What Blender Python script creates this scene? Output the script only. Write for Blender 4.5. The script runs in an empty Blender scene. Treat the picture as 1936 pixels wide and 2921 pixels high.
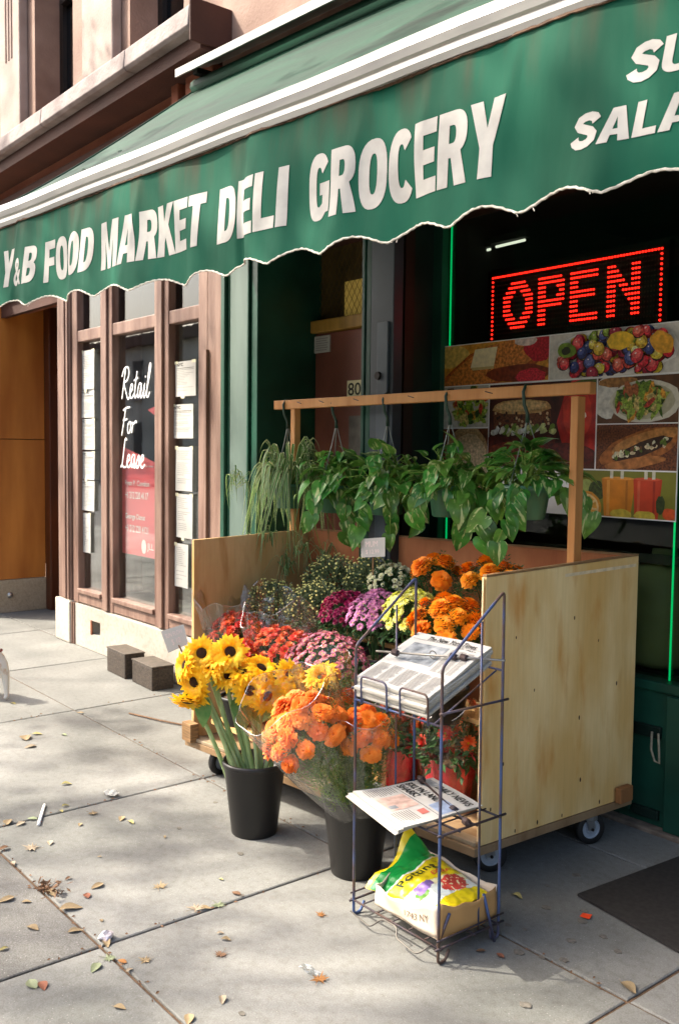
import bpy, bmesh, math, random
from mathutils import Vector, Matrix, Euler
from mathutils import noise as mnoise
random.seed(7)
SC = bpy.context.scene
COL = SC.collection
PI = math.pi
R = math.radians

# ------------------------------------------------------------------ camera
cam = bpy.data.cameras.new('camera')
cam.sensor_fit = 'VERTICAL'; cam.sensor_height = 36.0; cam.sensor_width = 24.0
cam.lens = 2706.8 / 2921.0 * 36.0
cam.clip_end = 2000.0; cam.clip_start = 0.05
camo = bpy.data.objects.new('camera', cam); COL.objects.link(camo)
yaw, pit, rol = R(-50.902), R(3.622), R(-0.658)
fw = Vector((math.sin(yaw)*math.cos(pit), math.cos(yaw)*math.cos(pit), -math.sin(pit)))
rt = fw.cross(Vector((0, 0, 1))).normalized(); dn = fw.cross(rt)
r2 = rt*math.cos(rol) + dn*math.sin(rol); d2 = dn*math.cos(rol) - rt*math.sin(rol)
mw = Matrix((r2, -d2, -fw)).transposed().to_4x4(); mw.translation = (0, 0, 1.5)
camo.matrix_world = mw
cam.dof.use_dof = True; cam.dof.focus_distance = 3.4; cam.dof.aperture_fstop = 7.0
SC.camera = camo

# ------------------------------------------------------------------ sky, sun, exposure
SUN_AZ = 40.0      # the light travels towards this bearing (from +X towards +Y)
SUN_EL = 46.0
world = bpy.data.worlds.new('World'); SC.world = world; world.use_nodes = True
wn = world.node_tree.nodes; wl = world.node_tree.links
bg = wn['Background']; sky = wn.new('ShaderNodeTexSky'); sky.sky_type = 'NISHITA'; sky.sun_disc = False
sky.sun_elevation = R(SUN_EL); sky.sun_rotation = math.atan2(-math.cos(R(SUN_AZ)), -math.sin(R(SUN_AZ)))
sky.air_density = 1.0; sky.dust_density = 6.0; sky.ozone_density = 1.0
wl.new(sky.outputs[0], bg.inputs[0]); bg.inputs[1].default_value = 0.15
sl = bpy.data.lights.new('sun', 'SUN'); sl.energy = 2.8; sl.angle = R(0.53); sl.color = (1.0, 0.925, 0.80)
so = bpy.data.objects.new('sun', sl); COL.objects.link(so)
sd = Vector((math.cos(R(SUN_AZ))*math.cos(R(SUN_EL)), math.sin(R(SUN_AZ))*math.cos(R(SUN_EL)), -math.sin(R(SUN_EL))))
so.rotation_euler = sd.to_track_quat('-Z', 'Y').to_euler(); so.location = (-8, -8, 12)
SC.view_settings.view_transform = 'Standard'; SC.view_settings.look = 'None'
SC.view_settings.exposure = 1.8; SC.view_settings.gamma = 1.0
SC.view_settings.use_curve_mapping = False
SC.cycles.transparent_max_bounces = 16
SC.cycles.max_bounces = 8

# ------------------------------------------------------------------ helpers
def lin(h):
    h = h.lstrip('#'); o = []
    for i in (0, 2, 4):
        c = int(h[i:i+2], 16)/255.0
        o.append(c/12.92 if c <= .04045 else ((c+.055)/1.055)**2.4)
    return tuple(o)

MATS = {}
def mat(name, col, rough=.6, var=.18, scale=14.0, stretch=(1, 1, 1), bump=0.0, bscale=None, spec=.4,
        metal=0.0, rnd=0.0, hue=0.0, transl=0.0, col2=None, detail=4.0, lo=.32, hi=.68, emit=0.0, coat=0.0, alpha=None):
    if name in MATS: return MATS[name]
    c = lin(col) if isinstance(col, str) else col
    m = bpy.data.materials.new(name); m.use_nodes = True
    nt = m.node_tree; n = nt.nodes; l = nt.links
    b = n['Principled BSDF']; out = n['Material Output']
    tc = n.new('ShaderNodeTexCoord'); mp = n.new('ShaderNodeMapping'); mp.inputs['Scale'].default_value = stretch
    l.new(tc.outputs['Object'], mp.inputs['Vector'])
    vec = mp.outputs[0]
    oi = n.new('ShaderNodeObjectInfo')
    if rnd or hue:
        ad = n.new('ShaderNodeVectorMath'); ad.operation = 'ADD'; l.new(vec, ad.inputs[0])
        mu = n.new('ShaderNodeMath'); mu.operation = 'MULTIPLY'; mu.inputs[1].default_value = 37.0
        l.new(oi.outputs['Random'], mu.inputs[0]); l.new(mu.outputs[0], ad.inputs[1]); vec = ad.outputs[0]
    nz = n.new('ShaderNodeTexNoise'); nz.inputs['Scale'].default_value = scale; nz.inputs['Detail'].default_value = detail
    l.new(vec, nz.inputs['Vector'])
    rp = n.new('ShaderNodeValToRGB'); l.new(nz.outputs['Fac'], rp.inputs[0])
    ca = tuple(x*(1-var) for x in c); cb = tuple(min(1, x*(1+var)) for x in c) if col2 is None else (lin(col2) if isinstance(col2, str) else col2)
    if col2 is not None: ca = c
    rp.color_ramp.elements[0].position = lo; rp.color_ramp.elements[1].position = hi
    rp.color_ramp.elements[0].color = ca+(1,); rp.color_ramp.elements[1].color = cb+(1,)
    cout = rp.outputs[0]
    if rnd or hue:
        hs = n.new('ShaderNodeHueSaturation'); l.new(cout, hs.inputs['Color'])
        mr = n.new('ShaderNodeMapRange'); l.new(oi.outputs['Random'], mr.inputs[0])
        mr.inputs[3].default_value = 1-rnd; mr.inputs[4].default_value = 1+rnd; l.new(mr.outputs[0], hs.inputs['Value'])
        if hue:
            fr = n.new('ShaderNodeMath'); fr.operation = 'MULTIPLY'; fr.inputs[1].default_value = 7.13; l.new(oi.outputs['Random'], fr.inputs[0])
            f2 = n.new('ShaderNodeMath'); f2.operation = 'FRACT'; l.new(fr.outputs[0], f2.inputs[0])
            m2 = n.new('ShaderNodeMapRange'); l.new(f2.outputs[0], m2.inputs[0]); m2.inputs[3].default_value = .5-hue; m2.inputs[4].default_value = .5+hue
            l.new(m2.outputs[0], hs.inputs['Hue'])
        cout = hs.outputs[0]
    l.new(cout, b.inputs['Base Color'])
    b.inputs['Roughness'].default_value = rough; b.inputs['Metallic'].default_value = metal
    b.inputs['Specular IOR Level'].default_value = spec
    if coat: b.inputs['Coat Weight'].default_value = coat; b.inputs['Coat Roughness'].default_value = .2
    if emit:
        b.inputs['Emission Color'].default_value = c+(1,); b.inputs['Emission Strength'].default_value = emit
    if bump:
        bn = n.new('ShaderNodeTexNoise'); bn.inputs['Scale'].default_value = bscale or scale*3; bn.inputs['Detail'].default_value = 4
        l.new(vec, bn.inputs['Vector'])
        bp = n.new('ShaderNodeBump'); bp.inputs['Strength'].default_value = bump; bp.inputs['Distance'].default_value = .01
        l.new(bn.outputs['Fac'], bp.inputs['Height']); l.new(bp.outputs[0], b.inputs['Normal'])
    if transl:
        tr = n.new('ShaderNodeBsdfTranslucent'); l.new(cout, tr.inputs['Color'])
        mx = n.new('ShaderNodeMixShader'); mx.inputs[0].default_value = transl
        l.new(b.outputs[0], mx.inputs[1]); l.new(tr.outputs[0], mx.inputs[2]); l.new(mx.outputs[0], out.inputs['Surface'])
    MATS[name] = m
    return m

def glassmat(name, tint=(.93, .95, .93), rough=.02, gain=1.0, base=.02, bump=0.0, bscale=20):
    """thin clear sheet: see-through with a Fresnel reflection"""
    if name in MATS: return MATS[name]
    m = bpy.data.materials.new(name); m.use_nodes = True
    nt = m.node_tree; n = nt.nodes; l = nt.links; n.remove(n['Principled BSDF']); out = n['Material Output']
    t = n.new('ShaderNodeBsdfTransparent'); t.inputs[0].default_value = tint+(1,)
    g = n.new('ShaderNodeBsdfGlossy'); g.inputs['Roughness'].default_value = rough
    fr = n.new('ShaderNodeLayerWeight'); pw = n.new('ShaderNodeMath'); pw.operation = 'POWER'; pw.inputs[1].default_value = 4.0; l.new(fr.outputs['Facing'], pw.inputs[0])
    mu = n.new('ShaderNodeMath'); mu.operation = 'MULTIPLY_ADD'; mu.inputs[1].default_value = gain; mu.inputs[2].default_value = base; mu.use_clamp = True
    l.new(pw.outputs[0], mu.inputs[0]); mx = n.new('ShaderNodeMixShader'); l.new(mu.outputs[0], mx.inputs[0])
    l.new(t.outputs[0], mx.inputs[1]); l.new(g.outputs[0], mx.inputs[2]); l.new(mx.outputs[0], out.inputs['Surface'])
    if bump:
        tc = n.new('ShaderNodeTexCoord'); bn = n.new('ShaderNodeTexNoise'); bn.inputs['Scale'].default_value = bscale; bn.inputs['Detail'].default_value = 3
        l.new(tc.outputs['Object'], bn.inputs['Vector'])
        bp = n.new('ShaderNodeBump'); bp.inputs['Strength'].default_value = bump; bp.inputs['Distance'].default_value = .02
        l.new(bn.outputs['Fac'], bp.inputs['Height']); l.new(bp.outputs[0], g.inputs['Normal']); l.new(bp.outputs[0], fr.inputs['Normal'])
    MATS[name] = m
    return m

ORG = {}
def org(p): return ORG.get(p.name, Vector((0, 0, 0))) if p else Vector((0, 0, 0))

def tag(o, label=None, cat=None, group=None, kind=None):
    if label: o['label'] = label
    if cat: o['category'] = cat
    if group: o['group'] = group
    if kind: o['kind'] = kind
    return o

def thing(name, label, cat, loc=(0, 0, 0), group=None, kind=None):
    o = bpy.data.objects.new(name, None); COL.objects.link(o); o.location = loc; o.empty_display_size = .05
    ORG[o.name] = Vector(loc)
    return tag(o, label, cat, group, kind)

class MB:
    def __init__(s): s.v = []; s.f = []; s.m = []
    def add(s, vs, fs, mi=0):
        k = len(s.v); s.v += [tuple(p) for p in vs]
        for f in fs: s.f.append(tuple(i+k for i in f)); s.m.append(mi)
        return s
    def box(s, x0, x1, y0, y1, z0, z1, mi=0):
        vs = [(x, y, z) for z in (z0, z1) for y in (y0, y1) for x in (x0, x1)]
        return s.add(vs, [(0, 2, 3, 1), (4, 5, 7, 6), (0, 1, 5, 4), (2, 6, 7, 3), (0, 4, 6, 2), (1, 3, 7, 5)], mi)
    def beam(s, a, b, w, h, up=(0, 0, 1), mi=0):
        a = Vector(a); b = Vector(b); d = (b-a).normalized(); u = Vector(up); sdv = d.cross(u).normalized(); u = sdv.cross(d).normalized()
        vs = []
        for p in (a, b):
            for i, j in ((-1, -1), (1, -1), (1, 1), (-1, 1)): vs.append(p+sdv*(i*w/2)+u*(j*h/2))
        return s.add(vs, [(0, 1, 2, 3), (7, 6, 5, 4), (0, 4, 5, 1), (1, 5, 6, 2), (2, 6, 7, 3), (3, 7, 4, 0)], mi)
    def panel(s, p, q, z0a, z0b, z1a, z1b, t, mi=0):
        """upright board from plan point p to q with its own bottom and top heights at both ends"""
        p = Vector((p[0], p[1], 0)); q = Vector((q[0], q[1], 0)); d = (q-p).normalized(); n = Vector((-d.y, d.x, 0))*(t/2)
        vs = []
        for sg in (-1, 1):
            for (b, z) in ((p, z0a), (q, z0b), (q, z1b), (p, z1a)): vs.append(b+n*sg+Vector((0, 0, z)))
        return s.add(vs, [(0, 1, 2, 3), (7, 6, 5, 4), (0, 4, 5, 1), (1, 5, 6, 2), (2, 6, 7, 3), (3, 7, 4, 0)], mi)
    def tube(s, pts, r, n=6, mi=0, cap=True):
        pts = [Vector(p) for p in pts]; rr = r if isinstance(r, (list, tuple)) else [r]*len(pts)
        k = len(s.v); N = None
        for i, p in enumerate(pts):
            t = (pts[min(i+1, len(pts)-1)]-pts[max(i-1, 0)]).normalized()
            if N is None:
                N = t.orthogonal().normalized()
            else:
                N = (N-t*N.dot(t)); N = N.normalized() if N.length > 1e-6 else t.orthogonal().normalized()
            B = t.cross(N)
            for j in range(n):
                a = 2*PI*j/n; s.v.append(tuple(p+(N*math.cos(a)+B*math.sin(a))*rr[i]))
        for i in range(len(pts)-1):
            for j in range(n):
                a = k+i*n+j; b = k+i*n+(j+1) % n
                s.f.append((a, b, b+n, a+n)); s.m.append(mi)
        if cap:
            s.f.append(tuple(k+j for j in reversed(range(n)))); s.m.append(mi)
            e = k+(len(pts)-1)*n; s.f.append(tuple(e+j for j in range(n))); s.m.append(mi)
        return s
    def lathe(s, prof, c=(0, 0, 0), n=24, mi=0, axis=None):
        k = len(s.v); c = Vector(c)
        q = Vector((0, 0, 1)).rotation_difference(Vector(axis)) if axis else None
        for (r, z) in prof:
            for j in range(n):
                a = 2*PI*j/n; p = Vector((r*math.cos(a), r*math.sin(a), z))
                if q: p = q @ p
                s.v.append(tuple(c+p))
        for i in range(len(prof)-1):
            for j in range(n):
                a = k+i*n+j; b = k+i*n+(j+1) % n; s.f.append((a, b, b+n, a+n)); s.m.append(mi)
        return s
    def grid(s, fn, nu, nv, mi=0):
        k = len(s.v)
        for j in range(nv+1):
            for i in range(nu+1): s.v.append(tuple(fn(i/nu, j/nv)))
        for j in range(nv):
            for i in range(nu):
                a = k+j*(nu+1)+i; s.f.append((a, a+1, a+nu+2, a+nu+1)); s.m.append(mi(i/nu, j/nv) if callable(mi) else mi)
        return s
    def poly(s, pts, mi=0): return s.add(pts, [tuple(range(len(pts)))], mi)
    def mesh(s, name, mats, off=Vector((0, 0, 0)), smooth=False):
        me = bpy.data.meshes.new(name)
        ox, oy, oz = off
        me.from_pydata([(x-ox, y-oy, z-oz) for x, y, z in s.v], [], s.f)
        for m in (mats if isinstance(mats, (list, tuple)) else [mats]): me.materials.append(m)
        if any(s.m): me.polygons.foreach_set('material_index', s.m)
        if smooth: me.polygons.foreach_set('use_smooth', [True]*len(me.polygons))
        me.update()
        return me
    def build(s, name, mats, parent=None, smooth=False, bevel=0, loc=None):
        o = org(parent)
        if parent is None and loc is not None: o = Vector(loc)
        me = s.mesh(name, mats, o, smooth)
        ob = bpy.data.objects.new(name, me); COL.objects.link(ob)
        if parent: ob.parent = parent
        elif loc is not None: ob.location = loc
        ORG[ob.name] = o
        if bevel:
            b = ob.modifiers.new('bevel', 'BEVEL'); b.width = bevel; b.segments = 2; b.limit_method = 'ANGLE'
        return ob

def place(me, name, parent, M):
    """an instance of a shared mesh, M in world space"""
    ob = bpy.data.objects.new(name, me); COL.objects.link(ob)
    if parent: ob.parent = parent
    ob.matrix_basis = Matrix.Translation(-org(parent)) @ M
    return ob

def frame(pos, z, twist=0.0, s=1.0, sx=None):
    """matrix with local Z along z"""
    z = Vector(z).normalized(); q = Vector((0, 0, 1)).rotation_difference(z)
    m = Matrix.Translation(Vector(pos)) @ q.to_matrix().to_4x4() @ Matrix.Rotation(twist, 4, 'Z')
    return m @ (Matrix.Scale(s, 4) if sx is None else Matrix.Diagonal((sx[0], sx[1], sx[2], 1)))

def aim(pos, xdir, nrm, s=(1, 1, 1)):
    """local X along xdir, local Z near nrm"""
    x = Vector(xdir).normalized(); z = Vector(nrm); z = (z-x*z.dot(x))
    z = z.normalized() if z.length > 1e-5 else x.orthogonal().normalized()
    y = z.cross(x); m = Matrix((x*s[0], y*s[1], z*s[2])).transposed().to_4x4(); m.translation = Vector(pos); return m

def text2d(txt, bold=0.0, width=None, height=1.0, shear=0.0, res=3, spacing=1.0):
    """outline text as flat vertices (x, y) and faces, cap height scaled to height, optionally squeezed to width"""
    cu = bpy.data.curves.new('txt', 'FONT'); cu.body = txt; cu.size = 1; cu.offset = bold; cu.resolution_u = res; cu.space_character = spacing
    cu.fill_mode = 'FRONT' if hasattr(cu, 'fill_mode') and cu.dimensions == '3D' else cu.fill_mode
    ob = bpy.data.objects.new('txt', cu)
    me = bpy.data.meshes.new_from_object(ob)
    vs = [tuple(v.co)[:2] for v in me.vertices]; fs = [tuple(p.vertices) for p in me.polygons]
    bpy.data.objects.remove(ob); bpy.data.curves.remove(cu); bpy.data.meshes.remove(me)
    if not vs: return [], []
    x0 = min(v[0] for v in vs); x1 = max(v[0] for v in vs); y0 = min(v[1] for v in vs); y1 = max(v[1] for v in vs)
    sy = height/(y1-y0); sx = sy if width is None else width/max(1e-6, x1-x0)
    return [((x-x0)*sx+shear*(y-y0)*sy, (y-y0)*sy) for x, y in vs], fs

def put_text(mb, txt, o, ex, ey, height, width=None, bold=0.0, shear=0.0, mi=0, nrm=None):
    vs, fs = text2d(txt, bold, width, height, shear)
    o = Vector(o); ex = Vector(ex); ey = Vector(ey)
    mb.add([o+ex*x+ey*y for x, y in vs], fs, mi)
    return mb

# ------------------------------------------------------------------ materials used in many places
M_joint = mat('joint_dirt', '#5a4634', .95, .3, 40)
M_iron = mat('dark_iron', '#2a2522', .55, .3, 30, metal=.6)
M_white = mat('white_print', '#efeeea', .6, .05, 10)
M_paper = mat('paper', '#b9b8b1', .75, .05, 8, transl=.15)
M_ink = mat('ink', '#26241f', .7, .1, 10)
M_greyink = mat('grey_ink', '#8d8b86', .7, .1, 10)
M_brownwood = mat('brown_painted_wood', '#64493d', .55, .28, 3.5, stretch=(4, 4, .6), bump=.35, bscale=40, col2='#8a7062')
M_pane = glassmat('window_glass', (.9, .93, .91), .015, 1.0, .17, bump=.02, bscale=3)
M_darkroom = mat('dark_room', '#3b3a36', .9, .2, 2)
M_ply = None

def plywood(name, c1, c2, c3, horiz=False):
    m = bpy.data.materials.new(name); m.use_nodes = True; nt = m.node_tree; n = nt.nodes; l = nt.links
    b = n['Principled BSDF']; tc = n.new('ShaderNodeTexCoord')
    def noise(sc, st, det=5):
        mp = n.new('ShaderNodeMapping'); mp.inputs['Scale'].default_value = st; l.new(tc.outputs['Object'], mp.inputs[0])
        z = n.new('ShaderNodeTexNoise'); z.inputs['Scale'].default_value = sc; z.inputs['Detail'].default_value = det; l.new(mp.outputs[0], z.inputs[0]); return z.outputs['Fac']
    st = (1, 1, .05) if not horiz else (.05, 1, 1)
    a = noise(90, st, 3); c = noise(5, (1, 1, .35)); d = noise(14, (1, 1, .25), 6)
    r1 = n.new('ShaderNodeValToRGB'); l.new(c, r1.inputs[0]); e = r1.color_ramp.elements
    e[0].position = .36; e[1].position = .66; e[0].color = lin(c1)+(1,); e[1].color = lin(c2)+(1,)
    r2_ = n.new('ShaderNodeValToRGB'); l.new(d, r2_.inputs[0]); e = r2_.color_ramp.elements; e[0].position = .55; e[1].position = .75; e[0].color = (0, 0, 0, 1); e[1].color = (.75, .75, .75, 1)
    mx = n.new('ShaderNodeMixRGB'); l.new(r2_.outputs[0], mx.inputs[0]); l.new(r1.outputs[0], mx.inputs[1]); mx.inputs[2].default_value = lin(c3)+(1,)
    r3 = n.new('ShaderNodeValToRGB'); l.new(a, r3.inputs[0]); e = r3.color_ramp.elements; e[0].position = .3; e[1].position = .6; e[0].color = (.72, .7, .66, 1); e[1].color = (1, 1, 1, 1)
    m2 = n.new('ShaderNodeMixRGB'); m2.blend_type = 'MULTIPLY'; m2.inputs[0].default_value = .24; l.new(mx.outputs[0], m2.inputs[1]); l.new(r3.outputs[0], m2.inputs[2])
    l.new(m2.outputs[0], b.inputs['Base Color']); b.inputs['Roughness'].default_value = .62; b.inputs['Specular IOR Level'].default_value = .3
    bp = n.new('ShaderNodeBump'); bp.inputs['Strength'].default_value = .15; bp.inputs['Distance'].default_value = .004; l.new(a, bp.inputs['Height']); l.new(bp.outputs[0], b.inputs['Normal'])
    MATS[name] = m; return m

def concrete(name, c1, c2, speck=.5, rough=.85):
    m = bpy.data.materials.new(name); m.use_nodes = True; nt = m.node_tree; n = nt.nodes; l = nt.links
    b = n['Principled BSDF']; tc = n.new('ShaderNodeTexCoord'); oi = n.new('ShaderNodeObjectInfo')
    g = n.new('ShaderNodeNewGeometry')
    def noise(sc, det=4):
        z = n.new('ShaderNodeTexNoise'); z.inputs['Scale'].default_value = sc; z.inputs['Detail'].default_value = det; l.new(g.outputs['Position'], z.inputs[0]); return z.outputs['Fac']
    a = noise(1.1, 9); f = noise(220, 2); h = noise(38, 5)
    r1 = n.new('ShaderNodeValToRGB'); l.new(a, r1.inputs[0]); e = r1.color_ramp.elements; e[0].position = .35; e[1].position = .68; e[0].color = lin(c1)+(1,); e[1].color = lin(c2)+(1,)
    r2_ = n.new('ShaderNodeValToRGB'); l.new(f, r2_.inputs[0]); e = r2_.color_ramp.elements; e[0].position = .36; e[1].position = .62; e[0].color = (.62, .6, .57, 1); e[1].color = (1.0, 1.0, 1.0, 1)
    m1 = n.new('ShaderNodeMixRGB'); m1.blend_type = 'MULTIPLY'; m1.inputs[0].default_value = speck; l.new(r1.outputs[0], m1.inputs[1]); l.new(r2_.outputs[0], m1.inputs[2])
    r3 = n.new('ShaderNodeValToRGB'); l.new(h, r3.inputs[0]); e = r3.color_ramp.elements; e[0].position = .3; e[1].position = .55; e[0].color = (.74, .71, .66, 1); e[1].color = (1, 1, 1, 1)
    m2 = n.new('ShaderNodeMixRGB'); m2.blend_type = 'MULTIPLY'; m2.inputs[0].default_value = .55; l.new(m1.outputs[0], m2.inputs[1]); l.new(r3.outputs[0], m2.inputs[2])
    vo = n.new('ShaderNodeTexVoronoi'); vo.inputs['Scale'].default_value = 95; l.new(g.outputs['Position'], vo.inputs[0])
    r4 = n.new('ShaderNodeValToRGB'); l.new(vo.outputs['Distance'], r4.inputs[0]); e = r4.color_ramp.elements; e[0].position = .08; e[1].position = .2; e[0].color = (1, 1, 1, 1); e[1].color = (0, 0, 0, 1)
    vc = n.new('ShaderNodeMath'); vc.operation = 'MULTIPLY'; l.new(r4.outputs[0], vc.inputs[0])
    sx = n.new('ShaderNodeSeparateColor'); l.new(vo.outputs['Color'], sx.inputs[0])
    gt = n.new('ShaderNodeMath'); gt.operation = 'GREATER_THAN'; gt.inputs[1].default_value = .72; l.new(sx.outputs[0], gt.inputs[0]); l.new(gt.outputs[0], vc.inputs[1])
    vm = n.new('ShaderNodeMath'); vm.operation = 'MULTIPLY'; vm.inputs[1].default_value = .55*speck; l.new(vc.outputs[0], vm.inputs[0])
    m3 = n.new('ShaderNodeMixRGB'); l.new(vm.outputs[0], m3.inputs[0]); l.new(m2.outputs[0], m3.inputs[1]); m3.inputs[2].default_value = (.62, .6, .55, 1)
    hs = n.new('ShaderNodeHueSaturation'); l.new(m3.outputs[0], hs.inputs['Color'])
    mr = n.new('ShaderNodeMapRange'); l.new(oi.outputs['Random'], mr.inputs[0]); mr.inputs[3].default_value = .9; mr.inputs[4].default_value = 1.08; l.new(mr.outputs[0], hs.inputs['Value'])
    l.new(hs.outputs[0], b.inputs['Base Color']); b.inputs['Roughness'].default_value = rough; b.inputs['Specular IOR Level'].default_value = .3
    bp = n.new('ShaderNodeBump'); bp.inputs['Strength'].default_value = .35; bp.inputs['Distance'].default_value = .003; l.new(f, bp.inputs['Height']); l.new(bp.outputs[0], b.inputs['Normal'])
    MATS[name] = m; return m

M_ply = plywood('plywood', '#d8b06c', '#ecd29a', '#c98a3c')
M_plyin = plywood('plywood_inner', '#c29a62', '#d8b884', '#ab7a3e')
M_plyred = plywood('plywood_red', '#9a5a35', '#b5764a', '#80442a')
M_rail = plywood('pine_rail', '#b98048', '#cf9a60', '#a56a35')
M_edge = mat('plywood_edge', '#8a6a45', .7, .35, 60, stretch=(.2, .2, 3))
M_conc = concrete('sidewalk_concrete', '#646561', '#8c8c87')
M_conc2 = concrete('sidewalk_coarse', '#5b5b58', '#868580', speck=.9)
M_stonebase = concrete('pale_plinth', '#a39c90', '#beb7aa', speck=.3)

# ------------------------------------------------------------------ ground
XJ = [-14.0, -12.6, -11.4, -10.1, -8.95, -7.6, -6.3, -5.12, -3.695, -2.60, -1.45, -.35, .8, 2.0]
YJ = [-1.85, -.85, .18, 1.205, 2.22, 3.0]
mb = MB(); mb.box(-14, 2, -1.85, 3.6, -.14, -.007)
sw = mb.build('sidewalk', M_joint, loc=(0, 0, 0)); tag(sw, kind='structure')
def slab(x0, x1, y0, y1, m, rs):
    g = .0055; b = MB(); c = .004
    t = [(rs.random()-.5)*.003 for _ in range(4)]
    X0, X1, Y0, Y1 = x0+g, x1-g, y0+g, y1-g
    q = [(X0, Y0), (X1, Y0), (X1, Y1), (X0, Y1)]; qi = [(X0+c, Y0+c), (X1-c, Y0+c), (X1-c, Y1-c), (X0+c, Y1-c)]
    vs = [(x, y, -.03) for x, y in q]+[(x, y, t[i]-.003) for i, (x, y) in enumerate(q)]+[(x, y, t[i]) for i, (x, y) in enumerate(qi)]
    fs = [(8, 9, 10, 11)]
    for i in range(4):
        j = (i+1) % 4; fs += [(i, j, 4+j, 4+i), (4+i, 4+j, 8+j, 8+i)]
    b.add(vs, fs); return b.build('paving_slab', m, sw)
rs = random.Random(3)
for i in range(len(XJ)-1):
    for j in range(len(YJ)-1):
        slab(XJ[i], XJ[i+1], YJ[j], YJ[j+1], M_conc2 if (XJ[i+1] <= -2.59 and YJ[j+1] < 1.3 and XJ[i] > -3.8) else M_conc, rs)
    if XJ[i] >= -3.7 and XJ[i] < 1: slab(max(XJ[i], -3.3), XJ[i+1], 3.0, 3.30, M_conc, rs)
    if XJ[i] < -7.5 and XJ[i+1] > -8.96: slab(XJ[i], XJ[i+1], 3.0, 3.48, M_conc, rs)
for x0, x1, nm in ((-120, -14, 'pavement'), (2, 60, 'pavement')):
    b = MB(); b.box(x0, x1, -1.85, 3.3, -.14, -.002); tag(b.build(nm, M_conc, loc=(0, 0, 0)), kind='structure')
b = MB(); b.box(-120, 60, -2.03, -1.86, -.2, -.004); tag(b.build('kerb', M_conc, loc=(0, 0, 0), bevel=.015), kind='structure')
b = MB(); b.box(-700, 700, -900, -2.04, -.3, -.14)
tag(b.build('road', mat('asphalt', '#4a4a49', .9, .25, 60, bump=.3, bscale=200), loc=(0, 0, 0)), kind='structure')
b = MB(); b.box(-120, 60, -17.9, -14.0, -.28, -.02); tag(b.build('far_pavement', M_conc, loc=(0, 0, 0)), kind='structure')
b = MB(); b.box(-700, 700, -2.0, 900, -.5, -.31); tag(b.build('ground', M_joint, loc=(0, 0, 0)), kind='structure')
# chewing-gum and oil marks on the slabs
M_gum = mat('gum_mark', '#625d54', .85, .3, 80)
for (x, y, s) in [(-2.02, 2.75, .03), (-1.84, 2.55, .026), (-1.80, 2.49, .034), (-1.93, 2.47, .03), (-1.745, 2.36, .03), (-1.70, 2.46, .025), (-1.80, 2.18, .035),
                  (-1.69, 2.25, .028), (-1.74, 2.21, .018), (-1.93, 2.28, .02), (-1.88, 2.30, .016), (-1.61, 1.98, .03), (-2.03, 2.6, .018), (-1.62, 2.42, .025),
                  (-2.62, 1.72, .022), (-2.9, 1.9, .025), (-3.25, 1.84, .02), (-2.05, 1.35, .02), (-3.4, 2.1, .02)]:
    b = MB(); n = 12; rr = random.Random(x); s *= .6
    pts = [(x+math.cos(2*PI*k/n)*s*(.7+.45*rr.random()), y+math.sin(2*PI*k/n)*s*.8*(.7+.45*rr.random()), .0022) for k in range(n)]
    b.add(pts+[(px, py, .0) for px, py, _ in pts], [tuple(range(n))]+[(i, i+n, (i+1) % n+n, (i+1) % n) for i in range(n)])
    b.build('gum_spot', M_gum, sw)
# granite threshold strip below the shop window
b = MB(); b.box(-3.28, 2.0, 3.302, 3.42, -.02, .012); b.build('threshold_strip', mat('threshold', '#77695a', .85, .35, 18, bump=.4), sw, bevel=.006)

# ------------------------------------------------------------------ brownstone building above the shops
M_bs = mat('brownstone', '#7a4128', .8, .3, 2.2, col2='#93583e', bump=.3, bscale=60)
M_bs_light = mat('brownstone_light', '#74594b', .8, .25, 2.5, col2='#957b6c', bump=.3, bscale=50)
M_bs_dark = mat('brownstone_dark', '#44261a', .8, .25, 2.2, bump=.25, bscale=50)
M_corn = mat('cornice_stone', '#766a66', .85, .35, 5, col2='#998e89', bump=.5, bscale=40)
M_upg = glassmat('upper_glass', (.35, .38, .37), .03, 1.4, .05)
M_black = mat('black_paint', '#14110f', .4, .3, 10)
bld = thing('brownstone_building', 'brown stone building with heavy cornice above the shops', 'building', (-6, 3.2, 0))
def part(nm, m, par, *boxes, bevel=0):
    b = MB()
    for bx in boxes: b.box(*bx)
    return b.build(nm, m, par, bevel=bevel)
# upper storey wall with two window openings
part('wall', M_bs_light, bld, (-12, -8.12, 3.2, 3.6, 4.02, 7.0), (-7.34, -6.36, 3.2, 3.6, 4.02, 7.0), (-5.6, -4.9, 3.2, 3.6, 4.02, 7.0),
     (-8.12, -7.34, 3.2, 3.6, 4.02, 4.32), (-6.36, -5.6, 3.2, 3.6, 4.02, 4.32), (-8.12, -7.34, 3.2, 3.6, 6.4, 7.0), (-6.36, -5.6, 3.2, 3.6, 6.4, 7.0))
part('side_wall', M_bs_light, bld, (-4.9, 4.0, 3.06, 3.5, 2.96, 7.0))
part('roof_slab', M_bs_dark, bld, (-12, 4.0, 3.1, 9.0, 6.98, 7.2))
part('back_wall', M_bs_dark, bld, (-12, 4.0, 9.0, 9.2, 0, 7.2), (-12.2, -12, 3.1, 9.2, 0, 7.2), (4.0, 4.2, 3.06, 9.2, 0, 7.2))
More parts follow.
